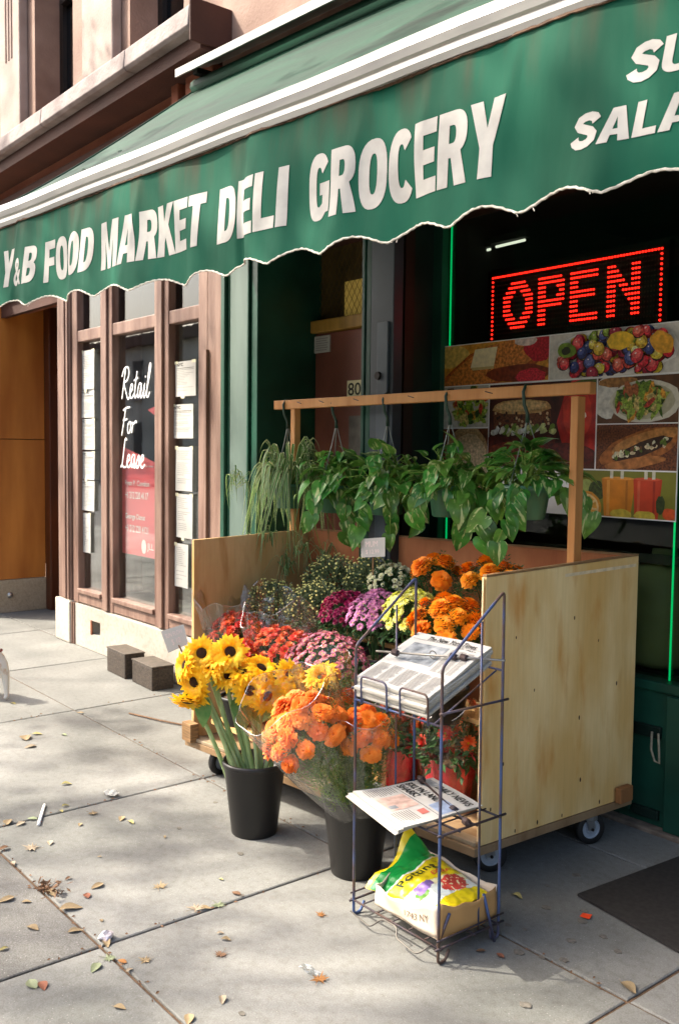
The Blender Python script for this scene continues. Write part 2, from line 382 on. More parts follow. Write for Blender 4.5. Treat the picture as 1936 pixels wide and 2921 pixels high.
for x0, x1 in ((-8.12, -7.34), (-6.36, -5.6)):
    w = part('window_frame', M_black, bld, (x0, x0+.07, 3.42, 3.5, 4.32, 6.4), (x1-.07, x1, 3.42, 3.5, 4.32, 6.4), (x0+.07, x1-.07, 3.42, 3.5, 4.32, 4.4), (x0+.07, x1-.07, 3.4, 3.48, 5.3, 5.37))
    part('pane', M_upg, w, (x0+.07, x1-.07, 3.455, 3.46, 4.4, 5.3)); part('pane', M_upg, w, (x0+.07, x1-.07, 3.455, 3.46, 5.37, 6.4))
    part('window_backing', M_black, bld, (x0, x1, 3.58, 3.6, 4.32, 6.4))
for x0, x1 in ((-8.75, -8.27), (-7.0, -6.48)):
    p = part('pier', mat('pier_stone', '#85746a', .8, .2, 3, col2='#a39288', bump=.3, bscale=50), bld, (x0, x1, 3.12, 3.2, 4.14, 7.0), bevel=.012)
    part('pier_base', M_corn, p, (x0-.05, x1+.05, 3.08, 3.2, 4.02, 4.14), bevel=.012)
    for k in range(3): part('groove', M_bs_dark, p, (x0+.16+k*.07, x0+.18+k*.07, 3.114, 3.122, 4.9, 6.6))
rs = random.Random(5); x = -12.0
while x < -4.86:
    x1 = min(x+1.12+rs.random()*.25, -4.82)
    if -4.82-x1 < .5: x1 = -4.82
    b = MB(); e = .004
    prof = [(3.2, 3.875), (2.80+rs.random()*.006, 3.872), (2.78, 3.89), (2.79, 4.0), (2.82, 4.025), (3.2, 4.05)]
    vs = [(x+e, y, z) for y, z in prof]+[(x1-e, y, z) for y, z in prof]; n = len(prof)
    b.add(vs, [tuple(range(n)), tuple(reversed(range(n, 2*n)))]+[(i, i+n, (i+1) % n+n, (i+1) % n) for i in range(n)])
    b.build('cornice_stone', M_corn, bld, bevel=.006); x = x1
part('cornice_end', M_bs_dark, bld, (-4.816, -4.80, 2.785, 3.2, 3.80, 4.04), bevel=.004)
part('shaded_soffit', M_bs_dark, bld, (-12, -4.817, 2.86, 3.2, 3.78, 3.870))  # underside of the pale cornice, its shade put into the dark stone colour
# plain fascia below the cornice and its slotted end
part('fascia', M_bs, bld, (-12, -5.52, 3.1, 3.3, 2.72, 3.80), (-5.52, -4.9, 3.24, 3.3, 2.72, 3.80))
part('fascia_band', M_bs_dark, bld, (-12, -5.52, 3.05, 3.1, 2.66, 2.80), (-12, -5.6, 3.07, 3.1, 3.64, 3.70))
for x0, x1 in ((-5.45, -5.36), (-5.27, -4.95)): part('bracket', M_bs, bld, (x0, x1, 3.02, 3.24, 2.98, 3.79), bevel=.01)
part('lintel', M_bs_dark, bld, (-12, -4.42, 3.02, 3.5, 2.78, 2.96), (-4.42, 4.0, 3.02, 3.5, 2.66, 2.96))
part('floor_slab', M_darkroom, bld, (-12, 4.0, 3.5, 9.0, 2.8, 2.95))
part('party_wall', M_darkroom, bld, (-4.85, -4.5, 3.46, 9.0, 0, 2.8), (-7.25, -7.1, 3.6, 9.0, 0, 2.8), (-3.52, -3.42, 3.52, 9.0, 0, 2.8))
part('shop_floor', mat('shop_floor', '#6d6c66', .5, .2, 3), bld, (-7.1, 4.0, 3.42, 9.0, -.1, .012))

# ------------------------------------------------------------------ neighbouring front of orange wood at the left edge
nb = thing('wooden_shopfront', 'orange varnished wood wall with speckled stone base at the left edge', 'building', (-9, 3.1, 0))
M_orw = mat('orange_wood', '#95551f', .38, .3, 1.6, stretch=(3, 3, .5), col2='#bb7834', bump=.08, bscale=60)
M_orw2 = mat('orange_wood_dark', '#4c230c', .4, .3, 3, stretch=(3, 3, .5))
M_gran = concrete('granite_base', '#a3957c', '#c4b59a', speck=1.0, rough=.5)
part('wood_panel', M_orw, nb, (-12, -8.58, 2.72, 3.44, 1.585, 3.1)); part('wood_panel', M_orw, nb, (-12, -8.58, 2.72, 3.44, .305, 1.578))
part('stone_base', M_gran, nb, (-12, -8.57, 2.71, 3.445, 0, .30), bevel=.006)
b = MB(); b.lathe([(0, .02), (.02, .018), (.028, .008), (.028, 0)], (-8.57, 3.1, .16), 14, axis=(1, 0, 0)); b.build('standpipe_cap', mat('steel', '#b9b9b4', .3, .1, 20, metal=.9), nb, smooth=True)
dr = part('door', M_orw2, nb, (-8.5, -7.25, 3.56, 3.62, .02, 2.3))
part('door_jamb', M_orw2, nb, (-8.58, -8.46, 3.44, 3.62, 0, 2.9), bevel=.008); part('transom_bar', M_orw2, nb, (-8.46, -7.25, 3.5, 3.62, 2.05, 2.18), bevel=.006)
part('door_rail', M_orw2, dr, (-8.46, -8.36, 3.54, 3.56, .05, 2.05), (-8.36, -7.25, 3.54, 3.56, .05, .36), (-8.36, -7.25, 3.54, 3.56, .8, .92), bevel=.005)
part('door_glass', glassmat('door_glass', (.2, .18, .15), .02, 1.2, .04), dr, (-8.36, -7.25, 3.55, 3.556, .92, 2.05))
part('door_backing', M_black, nb, (-8.58, -7.25, 3.7, 3.72, 0, 2.9))

# ------------------------------------------------------------------ empty shop with brown window frames
es = thing('vacant_shopfront', 'empty shop window of three tall panes in brown painted wood frames', 'shopfront', (-6, 3.05, 0))
part('corner_post', M_brownwood, es, (-7.18, -6.945, 2.985, 3.2, .335, 2.78), bevel=.008)
part('post_bead', M_brownwood, es, (-7.05, -7.02, 2.972, 2.985, .34, 2.78), (-6.985, -6.96, 2.972, 2.985, .34, 2.78))
part('post_base', M_stonebase, es, (-7.21, -6.935, 2.965, 3.22, 0, .33), bevel=.012)
part('post_return', M_brownwood, es, (-7.17, -7.0, 3.2, 3.62, 0, 2.78))
ST = [(-6.935, -6.84), (-6.44, -6.25), (-5.63, -5.44), (-5.07, -4.965)]
for i, (a, c) in enumerate(ST):
    s_ = part('mullion', M_brownwood, es, (a, c, 3.0, 3.08, .325, 2.78), bevel=.006)
    if c-a > .15: part('bead', M_brownwood, s_, (a+.06, c-.06, 2.982, 3.0, .33, 2.78), bevel=.005)
for a, c in ((-6.84, -6.44), (-6.25, -5.63), (-5.44, -5.07)):
    part('transom_rail', M_brownwood, es, (a, c, 3.004, 3.08, 2.30, 2.385), bevel=.006)
    part('bottom_rail', M_brownwood, es, (a, c, 3.004, 3.08, .33, .437), bevel=.006)
    part('sill', M_brownwood, es, (a-.0, c+.0, 2.985, 3.03, .405, .44), bevel=.006)
    part('pane', M_pane, es, (a, c, 3.052, 3.057, .437, 2.30)); part('pane', glassmat('transom_glass', (.55, .6, .62), .02, 1.0, .035, bump=.02, bscale=3), es, (a, c, 3.052, 3.057, 2.385, 2.78))
part('brown_pilaster', M_brownwood, es, (-4.95, -4.79, 2.99, 3.3, 0, 2.78), bevel=.008)
part('pilaster_strip', M_brownwood, es, (-4.955, -4.93, 2.97, 2.99, 0, 2.1))
# pale plinth with a vent hole, built of three blocks round the opening and two panels
part('plinth_panel', M_stonebase, es, (-6.89, -6.61, 2.995, 3.1, .0, .32), (-6.45, -6.37, 2.995, 3.1, 0, .32), (-6.61, -6.45, 2.995, 3.1, 0, .12), (-6.61, -6.45, 2.995, 3.1, .225, .32))
part('plinth_block', M_stonebase, es, (-6.365, -4.955, 2.985, 3.1, .0, .322), bevel=.008)
part('plinth_trim', M_brownwood, es, (-6.935, -6.915, 2.98, 3.1, 0, .322), (-6.905, -6.893, 2.985, 3.1, 0, .322))
part('vent_box', mat('rust', '#3a2015', .9, .4, 20), es, (-6.62, -6.44, 3.1, 3.14, .1, .24))
part('vent_lip', mat('rust2', '#7d4a30', .8, .4, 20), es, (-6.612, -6.59, 2.991, 3.0, .118, .226))
# dim interior
part('inner_sill', mat('pale_sill', '#8d8c84', .7, .2, 3), es, (-6.9, -4.97, 3.085, 3.6, .33, .36))
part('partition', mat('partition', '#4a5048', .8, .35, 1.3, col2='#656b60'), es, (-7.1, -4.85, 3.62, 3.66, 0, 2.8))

def paper_notice(x0, x1, z0, z1, lab, head, rsd, nm='paper_notice', yy=3.043):
    r = random.Random(rsd); b = MB(); sk = (r.random()-.5)*.012; cu = .004+.006*r.random()
    P = lambda u, v, k=0.0: (x0+(x1-x0)*u+sk*(v-.5), yy-.002-cu*(math.sin(u*2.6+r0)**2)*(1-v*.4)-k, z0+(z1-z0)*v)
    r0 = r.random()*3
    b.grid(lambda u, v: P(u, v), 6, 6, 0)
    if head:
        b.grid(lambda u, v: P(.08+.84*u, .80+.012*v, .0012), 5, 1, 1); b.grid(lambda u, v: P(.08+.84*u, .76+.008*v, .0012), 5, 1, 1)
        vs, fs = text2d('NYC', .03, .34, .10); b.add([P(.10+x, .86+y, .0014) for x, y in vs], fs, 1)
    n = 13 if head else 17
    for k in range(n):
        v = (.70 if head else .9)-k*.045
        if v < .08 or r.random() < .12: continue
        w = .35+.45*r.random(); b.grid(lambda u, q: P(.1+w*u, v+.012*q, .0012), 4, 1, 2)
    tp = [(0.02, .98), (.9, .98), (.4, -.02)]
    for (tu, tv) in tp[:1+rsd % 3]: b.grid(lambda u, v: P(tu-.06+.18*u, tv-.04+.08*v, .002), 2, 1, 3)
    o = b.build(nm, [M_paper, M_ink, M_greyink, mat('tape', '#cfc9a8', .4, .1, 5)], loc=((x0+x1)/2, yy, z0), smooth=True)
    return tag(o, lab, 'notice', 'paper notices taped in the empty shop window')
NL = [(-6.85, -6.63, 1.945, 2.235, 0, 'plain white sheet, top of the left column of window notices'),
      (-6.895, -6.63, 1.735, 1.94, 1, 'white notice with black heading, second in the left column of window papers'),
      (-6.9, -6.625, 1.495, 1.725, 1, 'white notice with black heading, third from top in left window column'),
      (-6.895, -6.62, 1.27, 1.48, 1, 'white notice with black heading, fourth from top in left window column'),
      (-6.9, -6.63, 1.035, 1.262, 1, 'white notice fifth from top in left column, above the narrow sheet'),
      (-6.9, -6.70, .715, 1.015, 0, 'narrow white sheet at the bottom of the left window column'),
      (-5.42, -5.17, 1.84, 2.06, 1, 'white notice with black heading at the top of the right window column'),
      (-5.46, -5.2, 1.575, 1.79, 1, 'white notice with black heading, second in the right window column'),
      (-5.41, -5.2, 1.24, 1.52, 0, 'text sheet in the middle of the right window column'),
      (-5.41, -5.2, .94, 1.22, 0, 'plain sheet, fourth from top in the right window column'),
      (-5.42, -5.25, .62, .90, 0, 'lowest white sheet in right window column beside the plywood panel')]
for i, (a, c, d, e, h, lb) in enumerate(NL): paper_notice(a, c, d, e, lb, h, i+2)

# red leasing board behind the middle pane and the brush lettering on the glass
rb = thing('leasing_sign', 'red leasing board with white phone numbers behind the middle pane', 'sign', (-6.05, 3.07, .77))
b = MB(); b.add([(-6.36, 3.075, .76), (-5.7, 3.075, .76), (-5.7, 3.075, 1.40), (-6.36, 3.075, 1.545)], [(0, 1, 2, 3)]); b.add([(-6.36, 3.08, .76), (-5.7, 3.08, .76), (-5.7, 3.08, 1.40), (-6.36, 3.08, 1.545)], [(3, 2, 1, 0)])
b.build('board', mat('sign_red', '#ea6468', .5, .06, 4), rb)
b = MB(); yz = 3.0735
for t, x, z, h, w in (('For further information please contact', -6.2, 1.375, .022, .42), ('Ryan P. Condon', -6.2, 1.235, .05, .36), ('+1 212 220 4117', -6.2, 1.155, .05, .345),
                      ('George Danut', -6.2, 1.0, .05, .30), ('+1 212 220 4121', -6.2, .92, .05, .345), ('JLL', -5.87, .80, .06, .09)):
    put_text(b, t, (x, yz, z), (1, 0, 0), (0, 0, 1), h, w, .012)
b.poly([(-5.92+.035*math.cos(2*PI*k/18), yz, .83+.05*math.sin(2*PI*k/18)) for k in range(18)])
b.build('lettering', M_white, rb)
b = MB(); b.poly([(-5.72, 3.074, 1.80), (-5.86, 3.074, 1.77), (-5.71, 3.074, 1.71)]); tag(b.build('red_pointer', mat('sign_red', '#ea6468'), loc=(-5.8, 3.074, 1.7)), 'small red arrow point showing at the right of the brush lettering', 'sign')
# brush script strokes, each letter as polylines in a unit em
SCR = {'R': ([[(.12, 0), (.22, .5), (.32, 1.0)], [(.05, .75), (.2, 1.0), (.5, 1.05), (.62, .85), (.5, .62), (.25, .52), (.42, .25), (.62, -.02), (.75, .05)]], .72),
       'e': ([[(0, .15), (.22, .28), (.25, .42), (.14, .46), (.06, .28), (.08, .06), (.22, 0), (.38, .14)]], .36),
       't': ([[(.05, .05), (.12, .5), (.2, .88)], [(.05, .1), (.14, 0), (.28, .12)], [(-.02, .58), (.3, .66)]], .28),
       'a': ([[(.3, .42), (.16, .47), (.04, .26), (.08, .02), (.2, .08), (.32, .44), (.28, .06), (.36, 0), (.46, .14)]], .44),
       'i': ([[(.04, .1), (.12, .46), (.08, .06), (.16, 0), (.26, .14)], [(.15, .64), (.17, .69)]], .24),
       'l': ([[(.02, .12), (.2, .6), (.3, 1.0), (.2, 1.05), (.12, .6), (.08, .08), (.18, 0), (.3, .16)]], .3),
       'F': ([[(.1, -.1), (.2, .4), (.3, .95)], [(.1, .9), (.35, 1.0), (.62, 1.02)], [(.14, .5), (.48, .56)]], .5),
       'o': ([[(.2, .45), (.06, .34), (.06, .06), (.18, 0), (.28, .18), (.24, .42), (.36, .36)]], .34),
       'r': ([[(.04, 0), (.1, .42), (.14, .34), (.3, .46), (.36, .38)]], .3),
       'L': ([[(.45, 1.0), (.3, 1.05), (.22, .6), (.14, .1), (.02, .0), (.1, .08), (.3, 0), (.5, .02)]], .5),
       's': ([[(0, .12), (.2, .46), (.24, .2), (.16, .0), (.02, .04), (.2, .06), (.32, .14)]], .32)}
wl_ = thing('window_lettering', 'white brush script lettering about a shop lease on the middle glass pane', 'lettering', (-6.05, 3.045, 1.55))
for word, x0, z0, h, wd in (('Retail', -6.215, 1.855, .235, .43), ('For', -6.215, 1.615, .20, .22), ('Lease', -6.22, 1.375, .215, .36)):
    tot = sum(SCR[c][1] for c in word); x = 0; b = MB()
    for c in word:
        for st in SCR[c][0]:
            P = []
            for i in range(len(st)-1):
                for k in range(3):
                    t = k/3; p = [Vector(st[max(0, i-1)]), Vector(st[i]), Vector(st[i+1]), Vector(st[min(len(st)-1, i+2)])]
                    q = .5*((2*p[1])+(p[2]-p[0])*t+(2*p[0]-5*p[1]+4*p[2]-p[3])*t*t+(3*p[1]-p[0]-3*p[2]+p[3])*t**3); P.append(q)
            P.append(Vector(st[-1]))
            P3 = [(x0+(x+q.x+q.y*.12)*wd/tot, 3.046, z0+q.y*h*.88+.05*x/tot*0) for q in P]
            b.tube(P3, .0065, 5)
        x += SCR[c][1]
    for i, v in enumerate(b.v): b.v[i] = (v[0], 3.047+(v[1]-3.047)*.15, v[2])
    b.build('word', M_white, wl_)

# ------------------------------------------------------------------ green grocery front
gs = thing('grocery_shopfront', 'dark green painted grocery front with recessed door and lit shop window', 'shopfront', (-3.4, 3.2, 0))
M_grn = mat('green_paint', '#1a4435', .35, .3, 4, bump=.12, bscale=30)
M_grnl = mat('grey_green_paint', '#465850', .45, .25, 3, stretch=(2, 2, .5), col2='#62736b')
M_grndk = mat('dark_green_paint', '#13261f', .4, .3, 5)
part('pilaster', M_grnl, gs, (-4.69, -4.5, 2.985, 3.45, 0, 2.66), bevel=.004)
part('pilaster_edge', M_grn, gs, (-4.785, -4.745, 2.98, 3.2, 0, 2.66), (-4.738, -4.72, 2.965, 3.2, 0, 2.66), (-4.713, -4.695, 2.985, 3.2, 0, 2.66), bevel=.004)
part('pilaster_edge', M_grn, gs, (-4.494, -4.478, 2.97, 3.45, 0, 2.66), (-4.47, -4.41, 2.985, 3.45, 0, 2.66), bevel=.004)
# recessed door
M_tanw = mat('tan_wood', '#a07a35', .5, .25, 6, stretch=(3, 3, .4))
M_maroon = mat('maroon_door', '#74473a', .35, .25, 3, bump=.05)
dr = part('door', M_maroon, gs, (-4.40, -3.5, 3.385, 3.43, .02, 2.175))
part('door_frame', M_tanw, gs, (-4.492, -4.412, 3.36, 3.46, 0, 2.66), bevel=.006)
part('door_head', M_tanw, gs, (-4.41, -3.5, 3.35, 3.44, 2.18, 2.25), bevel=.006)
tr = part('transom_light', mat('dirty_transom', '#4a3b1c', .5, .5, 5), gs, (-4.41, -3.5, 3.43, 3.435, 2.25, 2.66))
part('transom_lit_patch', mat('lit_yellow_glass', '#b89a4c', .5, .3, 8, emit=.06), tr, (-4.19, -3.86, 3.424, 3.43, 2.25, 2.455))
b = MB()
for k in range(-12, 22):
    for s_ in (-1, 1):
        x0 = -4.41+k*.045; p0 = Vector((x0, 3.416, 2.25)); p1 = Vector((x0+s_*.27, 3.416, 2.66))
        t0, t1 = 0., 1.
        for lim, sg in ((-4.41, 1), (-3.5, -1)):
            a = (p0.x-lim)*sg; c = (p1.x-lim)*sg
            if a < 0 and c < 0: t0 = 2
            elif a < 0: t0 = max(t0, a/(a-c))
            elif c < 0: t1 = min(t1, a/(a-c))
        if t0 < t1: b.tube([p0.lerp(p1, t0), p0.lerp(p1, t1)], .0016, 3, cap=False)
b.build('wire_mesh', mat('mesh_wire', '#6b5a35', .5, .2, 20, metal=.5), tr)
part('door_glass_panel', mat('grey_door_glass', '#5a5650', .3, .3, 20), dr, (-4.08, -3.85, 3.375, 3.385, 1.2, 1.70))
b = MB(); b.box(-4.405, -4.262, 3.378, 3.385, 2.068, 2.163); st = b.build('door_sticker', M_paper, dr)
b = MB()
for k in range(6): b.box(-4.39, -4.29+.01*(k % 2), 3.3765, 3.378, 2.08+k*.013, 2.085+k*.013)
b.build('sticker_print', M_greyink, st)
b = MB(); b.box(-4.10, -3.962, 3.376, 3.385, 1.80, 1.895); pl = b.build('number_plate', mat('cream_plate', '#cfc79e', .5, .1, 6), dr)
b = MB(); put_text(b, '80', (-4.09, 3.374, 1.812), (1, 0, 0), (0, 0, 1), .07, .11, .01); b.build('numerals', M_ink, pl)
# column between door and window, with a lock plate
part('column', mat('slate_paint', '#363f44', .4, .25, 4), gs, (-3.46, -3.30, 2.99, 3.05, 0, 2.66), bevel=.004)
part('column_edge', M_grn, gs, (-3.528, -3.505, 2.99, 3.46, 0, 2.66), (-3.50, -3.465, 2.995, 3.46, 0, 2.66), bevel=.004)
cp = part('column_cover', mat('steel_cover', '#485157', .35, .2, 5), gs, (-3.40, -3.325, 2.978, 2.99, .9, 2.11), bevel=.003)
b = MB(); b.lathe([(.0, .012), (.018, .012), (.02, 0)], (-3.385, 2.978, 1.86), 12, axis=(0, -1, 0)); b.build('lock', M_iron, cp)
# window recess
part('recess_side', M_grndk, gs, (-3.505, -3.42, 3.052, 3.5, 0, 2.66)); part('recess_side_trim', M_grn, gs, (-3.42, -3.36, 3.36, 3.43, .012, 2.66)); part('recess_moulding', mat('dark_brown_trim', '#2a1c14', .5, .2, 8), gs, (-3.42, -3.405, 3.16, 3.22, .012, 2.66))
part('bulkhead', M_grn, gs, (-3.36, 2.0, 3.352, 3.46, 0.012, .56), bevel=.004)
for x0, x1 in ((-3.2, -2.75), (-2.66, -2.2)):
    part('bulkhead_frame', M_grn, gs, (x0, x1, 3.335, 3.352, .05, .1), (x0, x1, 3.335, 3.352, .36, .41), (x0, x0+.05, 3.335, 3.352, .1, .36), (x1-.05, x1, 3.335, 3.352, .1, .36), bevel=.004)
part('hatch_rail', M_grndk, gs, (-2.19, -2.07, 3.335, 3.352, .37, .42), bevel=.004); part('hatch_rail', M_grndk, gs, (-2.19, -2.07, 3.335, 3.352, .04, .08), bevel=.004)
part('bulkhead_cap', M_grn, gs, (-3.36, 2.0, 3.335, 3.46, .56, .60), bevel=.006)
part('end_post', M_grn, gs, (-2.02, -1.93, 3.375, 3.46, .601, 2.66), bevel=.005); part('end_post_base', M_grn, gs, (-2.04, -1.93, 3.322, 3.35, .012, .555), bevel=.005)
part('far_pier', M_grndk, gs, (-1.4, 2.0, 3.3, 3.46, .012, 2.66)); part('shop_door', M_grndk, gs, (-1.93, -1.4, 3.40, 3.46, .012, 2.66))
pn = part('shop_pane', glassmat('shop_glass', (.8, .86, .8), .02, 1.1, .02, bump=.01, bscale=3), gs, (-3.36, -2.0, 3.408, 3.413, .60, 2.66))
M_neon = mat('green_neon', (.0, .42, .10), .4, 0, emit=.3)
for x, z0, z1 in ((-3.338, 1.0, 2.66), (-2.078, .58, 2.5)):
    b = MB(); b.tube([(x+(.0 if x < -3 else 0), 3.402, z0), (x, 3.402, z1)], .0042, 8); b.build('neon_tube', M_neon, gs, smooth=True)
# things seen in the dim shop
sh = thing('storage_jug', 'large pale rounded jug standing low behind the shop glass', 'jug', (-2.26, 3.62, .6))
b = MB(); b.lathe([(0, 0), (.12, 0), (.15, .03), (.155, .3), (.13, .42), (.05, .46), (.045, .5), (0, .5)], (-2.26, 3.62, .605), 20); b.build('body', mat('jug_plastic', '#8c8c62', .5, .15, 4), sh, smooth=True)
M_lamp = mat('lamp_white', (1.0, .97, .85), .4, 0, emit=.35)
for xa, xb, z, lb in ((-3.36, -3.17, 2.565, 'thin white tube lamp glowing inside the grocery under the awning edge'), (-3.49, -3.40, 2.555, 'short lit lamp end inside the grocery, left of the longer tube')):
    t = thing('ceiling_lamp', lb, 'lamp', ((xa+xb)/2, 3.75, z), 'lamps inside the grocery')
    b = MB(); b.tube([(xa, 3.75, z), (xb, 3.75, z+.004)], .007, 8); b.build('tube', M_lamp, t, smooth=True)
    b = MB(); b.box(xa-.02, xb+.02, 3.73, 3.77, z+.016, z+.05); b.build('fitting', M_darkroom, t)
part('inner_counter', mat('counter', '#3a382e', .5, .3, 4), gs, (-3.28, -2.06, 3.5, 4.4, .3, .60))
part('display_edge', mat('chrome_edge', '#9a9a90', .25, .2, 6, metal=.8), gs, (-3.0, -2.06, 3.49, 3.52, 1.05, 1.09))

# row of houses across the street: they stand behind the camera and show only in the shop glass
rh = thing('row_house', 'brick row house across the street, mirrored in the shop glass', 'building', (-20, -18, 0))
M_brick = mat('far_brick', '#8f867a', .85, .3, .5, col2='#b5aa9a')
part('wall', M_brick, rh, (-70, 25, -24, -18, -.2, 7.4)); part('cornice', M_bs_dark, rh, (-70, 25, -18.0, -17.6, 7.0, 7.6))
for k in range(22):
    for z in (1.0, 4.3):
        x = -62+k*3.6; w = part('window', M_darkroom, rh, (x, x+1.1, -18.0, -17.96, z, z+2.0)); part('sill', M_corn, w, (x-.1, x+1.2, -18.0, -17.85, z-.15, z-.02))

# ------------------------------------------------------------------ awning
aw = thing('awning', 'green fabric awning with white lettering and scalloped edge over the grocery', 'awning', (-3, 2.6, 2.6))
M_fab = mat('green_fabric', '#084532', .75, .3, 1.6, stretch=(2.5, 2.5, .6), col2='#135d46', spec=.15, transl=.14, bump=.25, bscale=9)
def grime(m, z0, z1, col, sc=6.0, amt=.6):
    """dirt that has washed down from the bar, patchy"""
    nt = m.node_tree; n = nt.nodes; l = nt.links; b = n['Principled BSDF']; src = b.inputs['Base Color'].links[0].from_socket
    g = n.new('ShaderNodeNewGeometry'); sp = n.new('ShaderNodeSeparateXYZ'); l.new(g.outputs['Position'], sp.inputs[0])
    mr = n.new('ShaderNodeMapRange'); l.new(sp.outputs['Z'], mr.inputs[0]); mr.inputs[1].default_value = z0; mr.inputs[2].default_value = z1
    mp = n.new('ShaderNodeMapping'); mp.inputs['Scale'].default_value = (3, 3, .35); l.new(g.outputs['Position'], mp.inputs[0])
    z = n.new('ShaderNodeTexNoise'); z.inputs['Scale'].default_value = sc; z.inputs['Detail'].default_value = 5; l.new(mp.outputs[0], z.inputs[0])
    rp = n.new('ShaderNodeValToRGB'); l.new(z.outputs['Fac'], rp.inputs[0]); rp.color_ramp.elements[0].position = .42; rp.color_ramp.elements[1].position = .7
    mu = n.new('ShaderNodeMath'); mu.operation = 'MULTIPLY'; l.new(mr.outputs[0], mu.inputs[0]); l.new(rp.outputs[0], mu.inputs[1])
    m2 = n.new('ShaderNodeMath'); m2.operation = 'MULTIPLY'; m2.inputs[1].default_value = amt; l.new(mu.outputs[0], m2.inputs[0])
    mx = n.new('ShaderNodeMixRGB'); l.new(m2.outputs[0], mx.inputs[0]); l.new(src, mx.inputs[1]); mx.inputs[2].default_value = lin(col)+(1,); l.new(mx.outputs[0], b.inputs['Base Color'])
grime(M_fab, 2.42, 2.59, '#4a3a2c', 5.0, .75)
M_fabtop = mat('green_fabric_top', '#03261a', .6, .3, 1.4, stretch=(.5, 5, 5), col2='#0b432f', spec=.2, transl=.08, bump=.2, bscale=10)
M_alu = mat('white_aluminium', '#bdbab2', .28, .12, 3, stretch=(.4, 6, 6), metal=.35, spec=.6)
M_trim = mat('frayed_trim', '#c9c3b4', .85, .35, 60)
M_letter = mat('valance_letter', '#a6a49c', .6, .14, 12, bump=.15, bscale=30, transl=.1)
P0 = Vector((-4.79, 1.7, 0)); DV = Vector((.9969, .079, 0)).normalized(); NV = Vector((DV.y, -DV.x, 0))   # NV faces the street
UL, UR = -.34, 4.6
ZB, HEM = 2.588, 2.135
HEMLOW = [-.33, .016, .347, .686, .973, 1.281, 1.616, 1.885, 2.16, 2.405, 2.66, 2.92, 3.154, 3.404, 3.66, 3.92, 4.18, 4.44, 4.7]
def hem(u):
    for a, c in zip(HEMLOW, HEMLOW[1:]):
        if a <= u <= c:
            t = (u-a)/(c-a); s_ = math.sin(PI*t)**1.3
            base = 2.19+(2.122-2.19)*min(1, max(0, u/1.6)); return base+.034*s_
    return 2.13
def vn(u, z):
    """ripples of the hanging cloth, towards the street"""
    k = (ZB-z)/.45
    d = .010*math.sin(u*6.1+1.0)+.008*math.sin(u*14.7+2+z*3)+.012*mnoise.noise(Vector((u*3.0, z*4.0, 0)))+.012*mnoise.noise(Vector((u*8.0, z*2.2, 5)))
    d += -.012*math.exp(-((u-1.98)/.025)**2)+.010*math.exp(-((u-2.06)/.06)**2)      # the seam that puckers in the third word
    for us, wd in ((.12, .02), (.72, .03), (1.2, .025), (2.45, .03), (2.72, .03), (3.02, .03)):
        d += .009*math.exp(-((u-us-(.45-k*.45)*.25)/wd)**2)*max(0, 1-k)
    return d*1.7*(.25+.75*min(1.2, k))+.02*k
def VP(u, z, off=0.0): return P0+DV*u+NV*(vn(u, z)+off)+Vector((0, 0, z))
b = MB(); NU = 420; NVV = 18
b.grid(lambda u, v: VP(UL+(UR-UL)*u, ZB+(hem(UL+(UR-UL)*u)-ZB)*v), NU, NVV)
va = b.build('valance', M_fab, aw, smooth=True)
b = MB(); b.tube([VP(UL+(UR-UL)*i/500, hem(UL+(UR-UL)*i/500)-.002+.0012*math.sin(i*2.1), .001) for i in range(501)], [.0026+.0014*abs(math.sin(i*1.7)) for i in range(501)], 5); b.build('hem_trim', M_trim, va)
# loose threads where the hem frays
b = MB(); rs = random.Random(9)
for k in range(26):
    u = rs.choice(HEMLOW)+rs.uniform(-.03, .05)
    if u > UR: continue
    p = VP(u, hem(u)); b.tube([p, p+Vector((rs.uniform(-.004, .012), -.002, -rs.uniform(.006, .016)))], .0012, 3)
b.build('hem_thread', M_trim, va)
# front bar: an extruded aluminium profile
prof = [(-.004, 2.586), (.012, 2.584), (.022, 2.60), (.022, 2.618), (.034, 2.622), (.042, 2.645), (.036, 2.668), (.02, 2.684), (-.02, 2.692), (-.05, 2.68), (-.05, 2.60)]
b = MB(); n = len(prof); LN = 24
for i in range(LN+1):
    u = UL-.02+(UR-UL+.04)*i/LN; q = .0015*math.sin(i*1.3)
    b.v += [tuple(P0+DV*u+NV*(y+q)+Vector((0, 0, z+q))) for y, z in prof]
for i in range(LN):
    for j in range(n):
        a = i*n+j; c = i*n+(j+1) % n; b.f.append((a, c, c+n, a+n)); b.m.append(0)
b.f.append(tuple(range(n))); b.m.append(0); b.f.append(tuple(reversed(range(LN*n, LN*n+n)))); b.m.append(0)
b.build('front_bar', M_alu, aw)
b = MB(); b.tube([VP(UL+(UR-UL)*i/300, ZB-.004-.002*abs(math.sin(i*.9)), .004) for i in range(301)], [.003+.002*abs(math.sin(i*1.1)) for i in range(301)], 4); b.build('rust_line', mat('rust_edge', '#5a4433', .9, .4, 30), aw)
